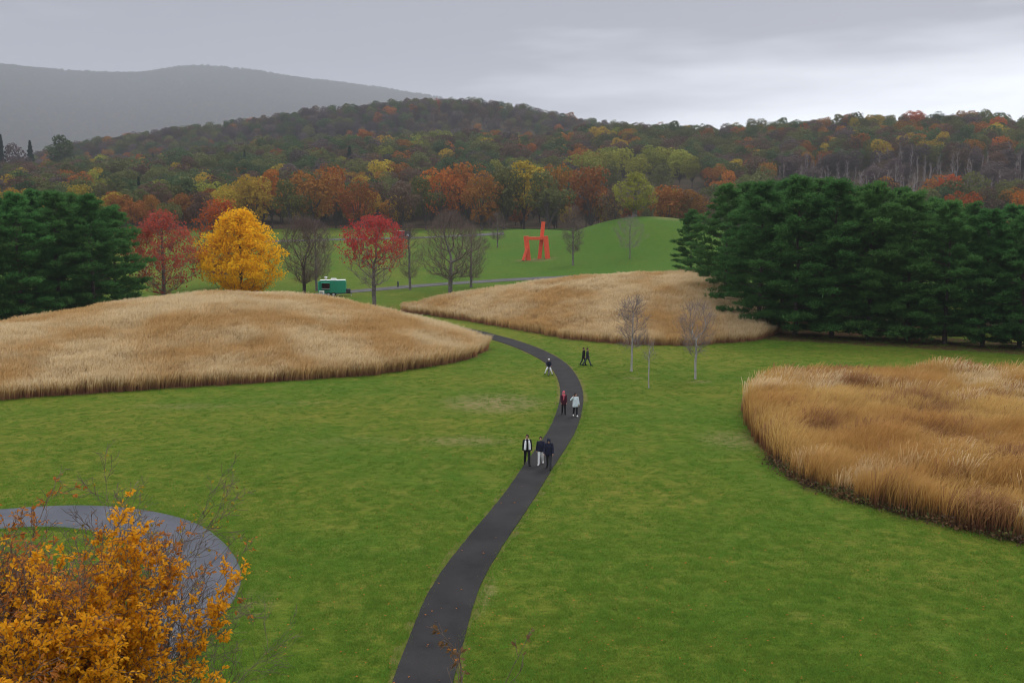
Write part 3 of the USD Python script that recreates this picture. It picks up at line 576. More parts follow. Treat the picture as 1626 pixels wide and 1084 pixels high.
# ------------------------------------------------------------------ single trees of the meadow
def spec_tree(h, r, **k):
    s = dict(roots=[((0, 0, -0.1), (0, 0, 1), h, r)], seg=[9, 6, 5, 4], wob=[0.05, 0.10, 0.14, 0.2], trop=[0.03, 0.04, 0.02, 0.01], start=[0.16, 0.2, 0.15], kids=[3, 2, 2], ang=[1.05, 0.75, 0.8], len=[0.62, 0.5, 0.45], min=0.011, thin=0.5, taper=0.2, close=0.4, short=0.5)
    s.update(k); return s
def meadow_tree(name, label, u, vbase, vtop, spec, leaf=None, nleaf=0, lsize=0.3, bark='bark_grey', twig='twig_grey', seed=1, leaf_top=0.0, jitter=0.5, dist=None, name_crown='crown', width=1.0, cat='tree', leaf_cone=None):
    p = at(u, vbase) if dist is None else place(u, dist)
    h = tall(u, vtop, p); rng = random.Random(seed); nr = np.random.default_rng(seed)
    H0 = 13.0; segs, tips = crown_tree(seed, H0, H0 * width * 0.92, **spec)
    zmax = max(s[1][2] for s in segs); k = h / zmax; width = 1.0
    x = thing(name, label, cat, p, rng.uniform(0, 6.28), scale=(k * width, k * width, k))
    tr, br = split_wood(segs, 0)
    part('trunk', tr, M[bark], x, True); part('branches', br, M[twig], x)
    if leaf:
        P = np.array([t[0] for t in tips] + [(a + b) / 2 for a, b, _, _, l in segs if l >= 2])
        if leaf_top: P = P[P[:, 2] > leaf_top * zmax]
        if leaf_cone: P = P[nr.random(len(P)) < np.clip((P[:, 2] / zmax - leaf_cone[0]) / (leaf_cone[1] - leaf_cone[0]), 0, 1)]
        w_ = nr.exponential(1.0, len(P)) ** 1.4; q = P[nr.choice(len(P), nleaf, p=w_ / w_.sum())] + nr.normal(0, jitter, (nleaf, 3)) * [1, 1, 0.7]
        c = P.mean(0); part(name_crown, leaves(q, lsize, nr, norm(q - c + [0, 0, 3.0]) * 1.2, 0.7), LEAF[leaf], x)
    return x
oval = lambda t: (np.sin(np.pi * np.clip(t * 0.86 + 0.10, 0, 1))) ** 0.6
dome = lambda t: min(1, (t / 0.28) ** 0.6) * (1 - max(0, (t - 0.3) / 0.7) ** 2.2 * 0.85)
vase = lambda t: (0.30 + 0.70 * min(1, t / 0.55)) * (1 - max(0, (t - 0.55) / 0.45) ** 2 * 0.75)
cone = lambda t: (0.5 + 0.5 * min(1, t / 0.2)) * (1 - 0.8 * t)
MT = lambda z0, prof, **k: dict(z0=z0, prof=prof, **k)
meadow_tree('maple_tree', 'round crowned scarlet maple with bare lower branches in front of the gravel road', 595, 492, 341, MT(3.6, vase, r=0.30, n=340, forks=2), 'crimson', 4300, 0.32, seed=11, leaf_cone=(0.42, 0.78), jitter=0.28, width=1.02)
meadow_tree('red_tree', 'dull red autumn tree between the left pines and the yellow tree', 255, 478, 334, MT(2.2, dome, r=0.28, n=340), 'red', 7000, 0.30, seed=12, jitter=0.38, leaf_cone=(0.1, 0.65), dist=158, width=0.96)
meadow_tree('yellow_tree', 'bright golden yellow tree rising behind the left grass mound', 380, 475, 332, MT(1.4, dome, r=0.30, n=380), 'yellow', 21000, 0.34, seed=13, jitter=0.36, dist=160, bark='bark_dark', twig='twig_brown', width=0.95)
meadow_tree('orange_tree', 'small red-orange tree half hidden behind the yellow tree', 352, 440, 318, MT(2.0, oval, n=240), 'redorange', 4600, 0.4, seed=14, dist=195, width=0.84)
meadow_tree('bare_tree', 'wide spreading bare tree at the left end of the middle grass mound', 715, 467, 330, MT(2.4, dome, r=0.36, n=520, twigs=6, twig=1.2, gather=0.3, forks=2), seed=21, twig='twig_brown', bark='bark_grey', width=1.01)
meadow_tree('bare_tree', 'slim bare tree close behind the wide spreading bare one', 748, 456, 350, MT(2.0, oval, r=0.26, n=380, twigs=6, twig=1.2), seed=22, twig='twig_brown', width=0.74)
meadow_tree('bare_tree', 'narrow bare tree beside the gravel road right of the scarlet maple', 651, 460, 352, MT(2.4, oval, r=0.26, n=300, twigs=5, twig=1.1), seed=23, twig='twig_brown', width=0.50)
meadow_tree('bare_tree', 'bare tree with a few dull red leaves left of the green trailer', 484, 476, 336, MT(2.6, dome, r=0.28, n=460, twigs=6, twig=1.2, forks=2), 'mauve', 900, 0.25, seed=24, twig='twig_brown', leaf_top=0.6, bark='bark_dark', width=0.79)
meadow_tree('bare_tree', 'bare tree just behind the left end of the green trailer', 503, 462, 345, MT(2.4, oval, r=0.24, n=340, twigs=6, twig=1.2), 'mauve', 500, 0.25, seed=25, twig='twig_brown', leaf_top=0.6, width=0.66)
meadow_tree('bare_tree', 'small round bare tree on the meadow left of the red sculpture', 790, 393, 333, MT(3.0, oval, r=0.24, n=300, twigs=6, twig=1.2), seed=26, width=0.72, twig='twig_brown')
meadow_tree('bare_tree', 'tall narrow bare tree on the meadow right of the red sculpture', 910, 421, 324, MT(3.0, oval, r=0.20, n=300, twigs=6, twig=1.2), seed=27, width=0.46, twig='twig_brown')
meadow_tree('bare_tree', 'bare sapling in front of the green hillock', 1000, 411, 340, MT(3.6, oval, r=0.18, n=260, twigs=5, twig=1.3), seed=28, width=0.86)
meadow_tree('birch_tree', 'pale trunked young bare tree, left of three on the lawn', 1003, 590, 464, MT(4.4, oval, r=0.19, n=150, twigs=5, twig=1.6, gather=0.8, tw=0.019), seed=31, bark='bark_pale', twig='twig_grey', width=0.53)
meadow_tree('birch_tree', 'shortest pale bare sapling standing in front of the two taller ones', 1030, 617, 534, MT(8.2, vase, r=0.17, n=34, twigs=4, twig=1.6, gather=0.8, tw=0.019, forks=2), seed=36, bark='bark_pale', twig='twig_grey', width=0.74)
meadow_tree('birch_tree', 'pale bare tree forking low, right of three on the lawn', 1104, 602, 470, MT(4.6, vase, r=0.20, n=130, twigs=5, twig=1.6, gather=0.8, tw=0.019, forks=2), seed=34, bark='bark_pale', twig='twig_grey', width=0.65)

# ------------------------------------------------------------------ woods
def round_tree(seed, H=16.0, W=11.0, low=0.22, n=1500, size=0.75, gap=0.0):
    """Crown of overlapping leaf masses on limbs, open between them."""
    rng = np.random.default_rng(seed); k = rng.integers(13, 19)
    cz, rz = H * (low + 1) / 2, H * (1 - low) / 2
    u = norm(rng.normal(size=(k, 3)) + [0, 0, 0.35]); C = u * np.array([W / 2, W / 2, rz]) * rng.uniform(0.45, 0.78, (k, 1)) + [0, 0, cz]
    R = rng.uniform(0.16, 0.27, k) * W
    per = np.maximum((n * R ** 2 / (R ** 2).sum()).astype(int), 12); P, N = [], []
    for c, r, m in zip(C, R, per):
        d = norm(rng.normal(size=(m, 3)) + [0, 0, 0.25]); q = c + d * r * rng.uniform(0.7, 1.06, (m, 1)) * [1, 1, 0.78]
        P.append(q); N.append(d)
    P, N = np.vstack(P), np.vstack(N)
    inside = np.zeros(len(P), bool)
    for c, r in zip(C, R): inside |= np.linalg.norm((P - c) / [1, 1, 0.78], axis=1) < r * 0.62
    P, N = P[~inside], N[~inside]
    limbs = [((0, 0, -0.5), (0, 0, H * low * 1.3), 0.02 * H, 0.015 * H)] + [((0, 0, H * low * 1.25), tuple(c), 0.009 * H, 0.003 * H) for c in C]
    return leaves(P, size, rng, N * 1.1, 0.7, 0.8), tubes(limbs, 5)
def spruce_tree(seed, H=17.0):
    rng = np.random.default_rng(seed); n = 1300; t = rng.random(n) ** 0.8; a = rng.uniform(0, 6.28, n); lay = 0.75 + 0.25 * np.sin(t * 60)
    r = 2.9 * (1 - t) ** 0.9 * lay * np.sqrt(rng.random(n)) ; P = np.c_[np.cos(a) * r, np.sin(a) * r, 1.2 + t * (H - 1.2)]
    return leaves(P, 0.8, rng, np.c_[np.cos(a), np.sin(a), np.full(n, 0.8)], 0.5, 0.5), tubes([((0, 0, -0.5), (0, 0, H * 0.95), 0.2, 0.03)], 5)
def bare_wood(seed, H=16.0):
    s = spec_tree(H, 0.17, seg=[8, 5, 3], start=[0.45, 0.2], kids=[2, 2], ang=[0.45, 0.6], len=[0.3, 0.45], wob=[0.03, 0.1, 0.2], trop=[0.02, 0.08, 0.03], min=0.045)
    segs, tips = grow(random.Random(seed), s); return tubes([q[:4] for q in segs if q[4] == 0], 6), tubes([q[:4] for q in segs if q[4] > 0], 3)
SHAPES = [round_tree(200 + i, H=15 + i % 3, W=10.5 + (i % 4) * 0.9, low=[0.05, 0.14, 0.08, 0.2, 0.04, 0.1][i]) for i in range(6)]
SPRUCE = [spruce_tree(300), spruce_tree(301)]; BARE = [bare_wood(310 + i) for i in range(3)]
COLS = ['rust', 'redorange', 'olive', 'gold', 'lime', 'brown', 'mauve', 'green']
KINDS, KCLS = {}, {}
for c in COLS:
    for i in range(6):
        KINDS[c, i] = [('crown', SHAPES[i][0], LEAF[c], None), ('trunk', SHAPES[i][1], M['bark_dark'], None)]
for i in range(2): KINDS['spruce', i] = [('crown', SPRUCE[i][0], LEAF['spruce'], None), ('trunk', SPRUCE[i][1], M['bark_dark'], None)]
for i in range(3): KINDS['bare', i] = [('trunk', BARE[i][0], M['wood_pale'], None), ('branches', BARE[i][1], M['twig_grey'], None)]
def kcls(key):
    if key not in KCLS:
        KCLS[key] = kind_class(f'{key[0]}_wood_kind_{key[1] + 1:03d}')
        for nm, me, mt, fl in KINDS[key]: part(nm, me, mt, KCLS[key])
    return KCLS[key]
HGT = {('spruce', 0): 17.0, ('spruce', 1): 17.0}
for k in KINDS: HGT.setdefault(k, float(max(m[1][0][:, 2].max() for m in KINDS[k])))
WORD = {'rust': 'rust brown', 'redorange': 'red-orange', 'olive': 'olive green', 'gold': 'golden brown', 'lime': 'yellow-green', 'brown': 'dull brown', 'mauve': 'nearly leafless mauve-brown', 'green': 'dark green', 'spruce': 'dark conical', 'bare': 'bare pale-trunked'}
rw = random.Random(77); taken = []
def wood_tree(key, p, h, label, group=None, wide=1.0):
    s = h / HGT[key]; nm = {'spruce': 'spruce_tree', 'bare': 'bare_wood_tree'}.get(key[0], 'broadleaf_tree')
    copy_of(kcls(key), nm, label, 'tree', p, rw.uniform(0, 6.28), (s * wide, s * wide, s), group); taken.append((p[0], p[1]))
# the row along the far edge of the meadow and marked trees behind it: (u, v of the top, distance, colour, width, label)
EDGE = [
    (172, 326, 372, 'olive', 1.0, 'olive tree just right of the left pine clump at the wood edge'), (208, 318, 380, 'rust', 1.0, 'rust tree showing between the left pines and the dull red tree'),
    (246, 308, 386, 'rust', 0.9, 'rust brown tree standing behind the dull red tree'), (268, 320, 372, 'olive', 0.9, 'olive tree at the wood edge above the dull red tree'),
    (318, 302, 380, 'brown', 1.0, 'dull brown tree at the wood edge left of the yellow tree'), (360, 296, 385, 'gold', 1.0, 'golden brown tree rising behind the yellow tree'),
    (405, 276, 388, 'gold', 1.0, 'golden brown tree at the wood edge above right of the yellow tree'), (432, 268, 400, 'redorange', 0.8, 'orange tree with a bright tip above the bare trees'),
    (462, 282, 376, 'olive', 0.9, 'olive gold tree at the wood edge behind the bare tree beside the trailer'), (497, 268, 384, 'rust', 1.1, 'large rust orange tree at the wood edge above the green trailer'),
    (533, 262, 396, 'redorange', 0.8, 'bright red-orange tree top left of the dark conifer'), (570, 282, 376, 'rust', 1.0, 'rust tree at the wood edge above the scarlet maple'),
    (607, 252, 520, 'gold', 1.0, 'golden brown tree standing alone in the darker wood'), (640, 288, 376, 'brown', 1.0, 'dull brown tree at the wood edge above the parked truck'),
    (676, 276, 385, 'olive', 0.9, 'olive tree at the wood edge right of the parked truck'), (700, 264, 392, 'redorange', 0.9, 'red-orange tree at the wood edge above the wide bare tree'),
    (735, 256, 400, 'rust', 1.0, 'rust brown tree at the wood edge left of the sculpture'), (765, 270, 378, 'rust', 1.0, 'rust tree at the wood edge behind the small round bare tree'),
    (800, 262, 384, 'olive', 0.9, 'olive tree at the wood edge just left above the sculpture'), (832, 254, 390, 'gold', 1.1, 'large golden tree at the wood edge directly above the sculpture'),
    (872, 268, 380, 'olive', 1.0, 'olive brown tree at the wood edge right above the sculpture'), (884, 258, 400, 'rust', 0.8, 'rust topped tree above the tall narrow bare tree'),
    (938, 262, 388, 'rust', 1.2, 'broad rust brown tree left of the hillock'), (975, 290, 372, 'brown', 0.9, 'dull brown tree low behind the left of the hillock'),
    (1058, 292, 372, 'rust', 1.1, 'rust tree behind the right shoulder of the hillock'), (1095, 300, 372, 'rust', 1.0, 'rust tree between the hillock and the right pine grove'), (1122, 308, 380, 'brown', 1.0, 'brown tree top just left of the right pine grove'),
    (945, 236, 560, 'lime', 1.15, 'leftmost tall yellow-green tree behind the hillock'), (990, 234, 572, 'lime', 1.2, 'tall yellow-green tree straight behind the hillock'),
    (1030, 230, 580, 'lime', 1.2, 'second yellow-green tree from the right behind the hillock'), (1078, 236, 568, 'lime', 1.15, 'rightmost tall yellow-green tree behind the hillock'), (968, 262, 500, 'olive', 1.0, 'olive tree below the yellow-green trees'),
    (557, 232, 610, 'spruce', 1.8, 'dark conifer standing out of the wood above the scarlet maple'), (563, 213, 715, 'green', 0.7, 'small dark round tree top above the dark conifer'),
    (903, 250, 545, 'spruce', 1.5, 'slim dark conifer in the wood right of the golden tree'), (8, 214, 735, 'spruce', 1.9, 'tall dark conifer on the skyline at the far left edge'), (54, 224, 740, 'spruce', 1.8, 'shorter dark conifer on the left skyline'),
    (102, 214, 735, 'green', 1.1, 'isolated dark round tree on the left skyline'), (32, 226, 732, 'mauve', 1.0, 'mauve tree between the two dark conifers on the left skyline'),
    (925, 243, 535, 'lime', 1.1, 'low yellow-green tree at the left end of the yellow-green group'), (968, 232, 590, 'lime', 1.2, 'yellow-green tree crown between the two tallest of its group'), (1012, 244, 545, 'lime', 1.1, 'yellow-green tree just above the tree on the hillock'), (1055, 232, 590, 'lime', 1.2, 'broad yellow-green crown right of the middle of its group'), (1098, 248, 550, 'lime', 1.0, 'yellow-green tree at the right end of its group, above the pine grove edge'), (1045, 258, 505, 'olive', 1.0, 'olive tree in front of the right half of the yellow-green group'),
    (1530, 302, 330, 'redorange', 0.8, 'orange tree top showing just above the right-hand pines'), (1622, 302, 330, 'redorange', 0.9, 'orange tree top above the pines at the right edge'),
]
for n, (u, vt, dist, c, wd, lab) in enumerate(EDGE):
    p = place(u, dist); key = (c, n % 6 if c not in ('spruce',) else n % 2); h = tall(u, vt, p)
    wood_tree(key, p, h, lab, None, wd * min(1.0, 23 / h) * (1.0 if c != 'spruce' else 0.9))
meadow_tree('hill_tree', 'yellow-green tree with a stout grey trunk on top of the hillock', 1008, 345, 274, MT(2.2, dome, r=0.75, n=240), 'lime', 5200, 0.5, seed=52, dist=290, jitter=0.42, width=1.2)
# the wood itself
fr = np.random.default_rng(88); pts = []
for r0, r1, st in ((388, 800, 8.2), (800, 1250, 9.0)):
    n = int(1.36 * (r1 ** 2 - r0 ** 2) / 2 / st ** 2 * 1.25); rr = np.sqrt(fr.uniform(r0 ** 2, r1 ** 2, n)); th = fr.uniform(-0.68, 0.68, n); pts.append(np.c_[np.sin(th) * rr, np.cos(th) * rr])
P = np.vstack(pts); rr = np.hypot(P[:, 0], P[:, 1]); th = np.arctan2(P[:, 0], P[:, 1])
keep = np.ones(len(P), bool); tree_ = cKDTree(P)
for i, nb in enumerate(tree_.query_ball_point(P, np.where(rr < 800, 5.6, 6.4))):
    if keep[i]: keep[[j for j in nb if j > i]] = False
keep &= cKDTree(np.array(taken)).query(P)[0] > 6
u_ = 813 + np.tan(th) * 1598; keep &= ~((u_ > 905) & (u_ < 1118) & (rr > 470) & (rr < 585))
P, rr, th = P[keep], rr[keep], th[keep]
o = np.argsort(rr); P, rr, th = P[o], rr[o], th[o]
uu = 813 + np.tan(th) * 1598
patch = nz(P[:, 0], P[:, 1], 0.012, 61); patch = (patch - patch.min()) / (patch.max() - patch.min())
def colour(u, r, q):
    x = fr.random()
    if r < 415 and u < 1130: w = dict(rust=3.4, gold=2.2, olive=3, brown=2, redorange=0.8)
    elif u > 1230 and 440 < r < 570: w = dict(bare=9, mauve=2.5, brown=1, rust=0.6)
    elif u > 1040: w = dict(rust=2.0, olive=3.4, brown=2.2, green=2.4, redorange=0.5, gold=0.9, mauve=1.0)
    elif r > 850: w = dict(green=2.4, olive=2.0, mauve=2.8, brown=2.2, rust=0.8, redorange=0.15)
    elif u > 520: w = dict(olive=3.6, green=2.8, brown=1.6, rust=1.0, mauve=0.9, redorange=0.2, gold=0.6, lime=0.5)
    else: w = dict(olive=3.6, green=2.4, brown=1.7, mauve=1.3, rust=0.45, gold=0.7, lime=0.5, spruce=0.15)
    ks = list(w); cw = np.cumsum(list(w.values())) / sum(w.values()); x = (x * 0.55 + q * 0.45) if fr.random() < 0.35 else x
    return ks[int(np.searchsorted(cw, x))]
keys, hs = [], []
for i in range(len(P)):
    c = colour(uu[i], rr[i], patch[i]); keys.append((c, int(fr.integers(0, {'spruce': 2, 'bare': 3}.get(c, 6))))); hs.append(fr.uniform(12.5, 18.5) * (1.0 if rr[i] > 415 else 0.85))
hs = np.array(hs); low_ = (uu > 900) & (uu < 1125) & (rr > 404) & (rr < 475); hs[low_] *= 0.62; zz = zat(P[:, 0], P[:, 1])
inview = (uu > -20) & (uu < 1650) & ~((uu > 1150) & (rr < 470)) & ~((uu < 190) & (rr < 440))
single = np.nonzero(inview)[0][:255]
def zone(u): return ('in the wood at far left above the pine clump', 'far left wood') if u < 220 else ('in the wood above the yellow tree and the trailer', 'wood above the trailer') if u < 640 else ('in the wood behind the sculpture meadow', 'wood behind the sculpture') if u < 960 else ('in the wood behind the hillock', 'wood behind the hillock') if u < 1150 else ('on the slope above the right-hand pine grove', 'slope above the right pines')
for i in single:
    wh, g = zone(uu[i]); w = WORD[keys[i][0]]
    wood_tree(keys[i], np.array([P[i, 0], P[i, 1], zz[i]]), hs[i], f'{w} tree {wh}', f'{w} trees, {g}', 1.0)
rest = np.ones(len(P), bool); rest[single] = False; rest = np.nonzero(rest)[0]
plist = list(KINDS); pidx = {k: i for i, k in enumerate(plist)}
instancer('distant_wood', [KINDS[k] for k in plist], np.c_[P[rest], zz[rest]], fr.uniform(0, 6.28, len(rest)), hs[rest] / np.array([HGT[keys[i]] for i in rest]) * fr.uniform(0.92, 1.1, len(rest)), [pidx[keys[i]] for i in rest], label='mixed autumn wood covering the hills behind the meadow', cat='wood')
# the mountain's forest
n = 52000; r3 = np.sqrt(fr.uniform(3300 ** 2, 5680 ** 2, n)); t3 = fr.uniform(-0.60, 0.12, n); mp_ = np.c_[np.sin(t3) * r3, np.cos(t3) * r3]
mk = [pidx[k] for k in plist if k[0] in ('mauve', 'brown', 'green', 'olive')]
instancer('mountain_wood', [KINDS[plist[k]] for k in mk], np.c_[mp_, zat(mp_[:, 0], mp_[:, 1])], fr.uniform(0, 6.28, n), fr.uniform(0.9, 1.5, n), fr.integers(0, len(mk), n), label='forest covering the misty mountain at left', cat='forest')

# ------------------------------------------------------------------ steel sculpture: a plain stand-in of beams
RED = plain('red_paint', (0.62, 0.075, 0.03), 0.45, 0.4, var=0.1, scale=2)
def bar(p, q, w, d=None, bev=0.06):
    """A bevelled square beam from p to q."""
    p, q = np.array(p, float), np.array(q, float); L = np.linalg.norm(q - p); d = d or w
    b = m3.CrossSection.square((w - 2 * bev, d - 2 * bev), True).offset(bev, m3.JoinType.Round, circular_segments=8).extrude(L).to_mesh()
    v = np.array(b.vert_properties[:, :3], float); Zd = (q - p) / L
    X = np.cross([0, 1, 0], Zd); X = X / np.linalg.norm(X) if np.linalg.norm(X) > 1e-3 else np.array([1.0, 0, 0]); Y = np.cross(Zd, X)
    return p + v @ np.stack([X, Y, Zd]), np.array(b.tri_verts)
sp = at(851, 412); kx = sp[1] / 1598
sh = tall(851, 352, sp); sc = thing('steel_sculpture', 'tall abstract sculpture of red painted steel beams on the far meadow', 'sculpture', sp)
hw_, lh = 16 * kx, 0.62 * sh
part('post', bar((-hw_ * 0.75, 0, -0.3), (-hw_ * 1.0, 0, lh), 1.25), RED, sc, 20); part('post', bar((hw_ * 1.2, 0.3, -0.3), (hw_ * 0.95, 0.3, lh), 1.25), RED, sc, 20)
part('crossbeam', bar((-hw_ * 1.2, 0.1, lh * 0.9), (hw_ * 1.2, 0.25, lh * 0.9), 0.75), RED, sc, 20)
part('mast', bar((hw_ * 0.35, 1.15, -0.3), (hw_ * 0.75, 1.15, sh), 0.95), RED, sc, 20)
part('brace', bar((-hw_ * 1.3, -1.1, -0.2), (-hw_ * 0.9, -0.75, lh * 0.5), 0.7), RED, sc, 20)

# ------------------------------------------------------------------ green food trailer, its board, truck and other small things by the roads
def rbox(size, c, r=0.05):
    sx, sy, sz = np.array(size) / 2 - r
    b = m3.Manifold.batch_hull([m3.Manifold.sphere(r, 10).translate((a * sx, b_ * sy, d * sz)) for a in (-1, 1) for b_ in (-1, 1) for d in (-1, 1)]).translate(tuple(map(float, c)))
    m = b.to_mesh(); return np.array(m.vert_properties[:, :3], float), np.array(m.tri_verts)
def lathe(prof, n=20, axis='z', c=(0, 0, 0)):
    m = trimesh.creation.revolve(np.array(prof, float), sections=n); v = np.array(m.vertices)
    if axis == 'y': v = v[:, [0, 2, 1]] * [1, -1, 1]
    if axis == 'x': v = v[:, [2, 1, 0]] * [1, 1, -1]
    return v + np.array(c), np.array(m.faces)
def wheel(parent, c, r, w, axis='y', rim='rim_grey'):
    t = part('wheel', lathe([(r * 0.62, -w / 2), (r * 0.92, -w / 2), (r, -w * 0.3), (r, w * 0.3), (r * 0.92, w / 2), (r * 0.62, w / 2), (r * 0.62, -w / 2)], 24, axis, c), M['rubber'], parent, 40)
    part('rim', lathe([(0, -w * 0.40), (r * 0.2, -w * 0.44), (r * 0.62, -w * 0.3), (r * 0.62, w * 0.3), (r * 0.2, w * 0.44), (0, w * 0.40)], 20, axis, c), M[rim], t, 40)
for nm, col, ro in (('rubber', (0.02, 0.02, 0.02), 0.8), ('rim_grey', (0.5, 0.5, 0.5), 0.4), ('trailer_green', (0.012, 0.22, 0.13), 0.4), ('awning_green', (0.03, 0.34, 0.22), 0.45), ('white_paint', (0.72, 0.72, 0.71), 0.5), ('dark_metal', (0.03, 0.03, 0.033), 0.5), ('inside_red', (0.16, 0.05, 0.045), 0.7), ('steel', (0.5, 0.5, 0.5), 0.35), ('board_ink', (0.16, 0.17, 0.27), 0.8), ('truck_red', (0.32, 0.035, 0.05), 0.4), ('truck_navy', (0.03, 0.04, 0.075), 0.35)):
    M[nm] = plain(nm, col, ro, 0.4, var=0.08, scale=3)
p = at(529, 470); t = thing('food_trailer', 'green food trailer with open serving hatch parked on the gravel road', 'trailer', p, 0.10)
LW, HB, HT, DP = 4.5, 0.62, 2.75, 2.1
b = m3.Manifold.cube((LW, DP, HT - HB), True).translate((0, 0, (HT + HB) / 2)).to_mesh()
prof = m3.CrossSection.square((LW - 0.5, HT - HB - 0.5), True).offset(0.25, m3.JoinType.Round, circular_segments=24).extrude(DP).rotate((90, 0, 0)).translate((0, DP / 2, (HT + HB) / 2))
prof = prof + m3.Manifold.cylinder(HT - HB - 0.35, DP / 2 - 0.02, DP / 2 - 0.02, 32, True).scale((0.42, 1, 1)).translate((-LW / 2 + 0.12, 0, (HT + HB) / 2 - 0.02))
hole = m3.Manifold.cube((1.35, 1.6, 1.0), True).translate((-1.15, -DP / 2, 1.85)); sh_ = (prof - hole).to_mesh()
part('body', (np.array(sh_.vert_properties[:, :3], float), np.array(sh_.tri_verts)), M['trailer_green'], t, 30)
part('roof', rbox((LW - 0.2, DP - 0.1, 0.12), (0, 0, HT + 0.03), 0.05), M['white_paint'], t, 30)
part('air_conditioner', rbox((0.95, 0.8, 0.26), (0.15, -0.1, HT + 0.21), 0.07), M['white_paint'], t, 30)
c = part('roof_vent', lathe([(0, 0), (0.16, 0), (0.16, 0.35), (0.28, 0.38), (0.28, 0.5), (0.12, 0.62), (0, 0.62)], 16, 'z', (-1.2, 0.1, HT + 0.05)), M['steel'], t, 30)
part('hatch_interior', rbox((1.3, 0.06, 0.95), (-1.15, -0.24, 1.85), 0.02), M['inside_red'], t)
part('awning', rbox((1.45, 0.85, 0.05), (-1.15, -DP / 2 - 0.43, 2.42), 0.02), M['awning_green'], t)
part('counter', rbox((1.4, 0.35, 0.06), (-1.15, -DP / 2 - 0.17, 1.33), 0.02), M['steel'], t)
for wx in (0.15, -0.7): wheel(t, (wx, -DP / 2 + 0.05, 0.36), 0.36, 0.22); wheel(t, (wx, DP / 2 - 0.05, 0.36), 0.36, 0.22)
part('skirt', rbox((LW - 0.1, 0.05, 0.16), (0.1, -DP / 2 + 0.18, 0.56), 0.02), M['dark_metal'], t)
part('tow_bar', bar((2.2, 0, 0.5), (3.3, 0, 0.45), 0.14, 0.1, 0.02), M['dark_metal'], t); part('gas_tank_box', rbox((0.7, 1.0, 0.75), (2.65, 0, 0.9), 0.06), M['dark_metal'], t, 30)
part('jack_stand', lathe([(0, 0), (0.12, 0), (0.12, 0.04), (0.04, 0.05), (0.04, 0.5), (0, 0.5)], 10, 'z', (3.1, 0, 0)), M['steel'], t)
p = at(511, 473); t = thing('sandwich_board', 'white sandwich board sign standing on the grass before the trailer', 'sign', p, 0.1)
for s_, nm in ((-1, 'front_panel'), (1, 'back_panel')):
    v, f = rbox((0.78, 0.04, 1.25), (0, 0, 0.64), 0.015); a = s_ * 0.16; v = v @ np.array([[1, 0, 0], [0, math.cos(a), -math.sin(a)], [0, math.sin(a), math.cos(a)]]) + [0, s_ * 0.2, 0]
    o = part(nm, v_f := (v, f), M['white_paint'], t, 30)
for k, (w_, z_) in enumerate(((0.5, 0.95), (0.36, 0.72), (0.52, 0.5))):
    v, f = rbox((w_, 0.012, 0.11), (0.03 * (k - 1), -0.026, z_), 0.004); a = -0.16; v = v @ np.array([[1, 0, 0], [0, math.cos(a), -math.sin(a)], [0, math.sin(a), math.cos(a)]]) + [0, -0.2, 0]
    part('printed_line', (v, f), M['board_ink'], t)
p = at(640, 378.5); k = p[1] / 1598; t = thing('small_truck', 'small truck with red box and dark cab parked by the wood', 'truck', p, 0.0)
Lt = 25 * k
part('cargo_box', rbox((Lt * 0.58, 1.9, 1.7), (-Lt * 0.2, 0, 1.6), 0.06), M['truck_red'], t, 30)
part('roof_edge', rbox((Lt * 0.6, 2.0, 0.1), (-Lt * 0.2, 0, 2.5), 0.04), M['white_paint'], t, 30)
part('cab', rbox((Lt * 0.36, 1.8, 1.7), (Lt * 0.3, 0, 1.4), 0.18), M['truck_navy'], t, 30); part('cab_window', rbox((Lt * 0.2, 1.83, 0.5), (Lt * 0.32, 0, 1.75), 0.05), M['dark_metal'], t)
part('door_panel', rbox((0.6, 0.04, 0.75), (Lt * 0.3, -0.91, 1.0), 0.015), M['white_paint'], t)
part('chassis', rbox((Lt * 0.95, 1.5, 0.25), (0, 0, 0.6), 0.05), M['dark_metal'], t)
for wx in (-Lt * 0.3, Lt * 0.3):
    for wy in (-0.8, 0.8): wheel(t, (wx, wy, 0.4), 0.4, 0.25)
for (u, v_, lab) in ((632, 456, 'short dark post beside the gravel road right of the scarlet maple'), (733, 440, 'short dark post by the road behind the wide bare tree')):
    p = at(u, v_); t = thing('bollard', lab, 'post', p)
    part('shaft', lathe([(0, -0.1), (0.16, -0.1), (0.15, 0.9), (0, 0.9)], 12), M['dark_metal'], t, 40); part('cap', lathe([(0, 0.9), (0.2, 0.9), (0.19, 1.05), (0.08, 1.15), (0, 1.16)], 12), M['dark_metal'], t, 40)

# ------------------------------------------------------------------ people
def cloth(name, col, rough=0.85): return plain(name, col, rough, 0.15, var=0.2, scale=14)
for nm, col in (('skin', (0.42, 0.25, 0.18)), ('skin_deep', (0.28, 0.16, 0.11)), ('hair_black', (0.012, 0.010, 0.010)), ('hair_brown', (0.03, 0.018, 0.012)), ('cloth_black', (0.014, 0.014, 0.016)), ('cloth_navy', (0.016, 0.018, 0.036)), ('cloth_charcoal', (0.03, 0.032, 0.036)), ('cloth_white', (0.66, 0.66, 0.67)), ('cloth_ice', (0.55, 0.62, 0.66)), ('cloth_pink', (0.56, 0.10, 0.15)), ('cloth_maroon', (0.055, 0.013, 0.022)), ('shoe_black', (0.012, 0.012, 0.012)), ('shoe_white', (0.6, 0.6, 0.58)), ('eye_dark', (0.015, 0.012, 0.01)), ('scarf_white', (0.7, 0.7, 0.72)), ('cloth_slate', (0.05, 0.06, 0.075))):
    M[nm] = cloth(nm, col)
def ball(p, r): return m3.Manifold.sphere(r, 12).translate(tuple(map(float, p)))
def bone(p, q, r0, r1): return m3.Manifold.batch_hull([ball(p, r0), ball(q, r1)])
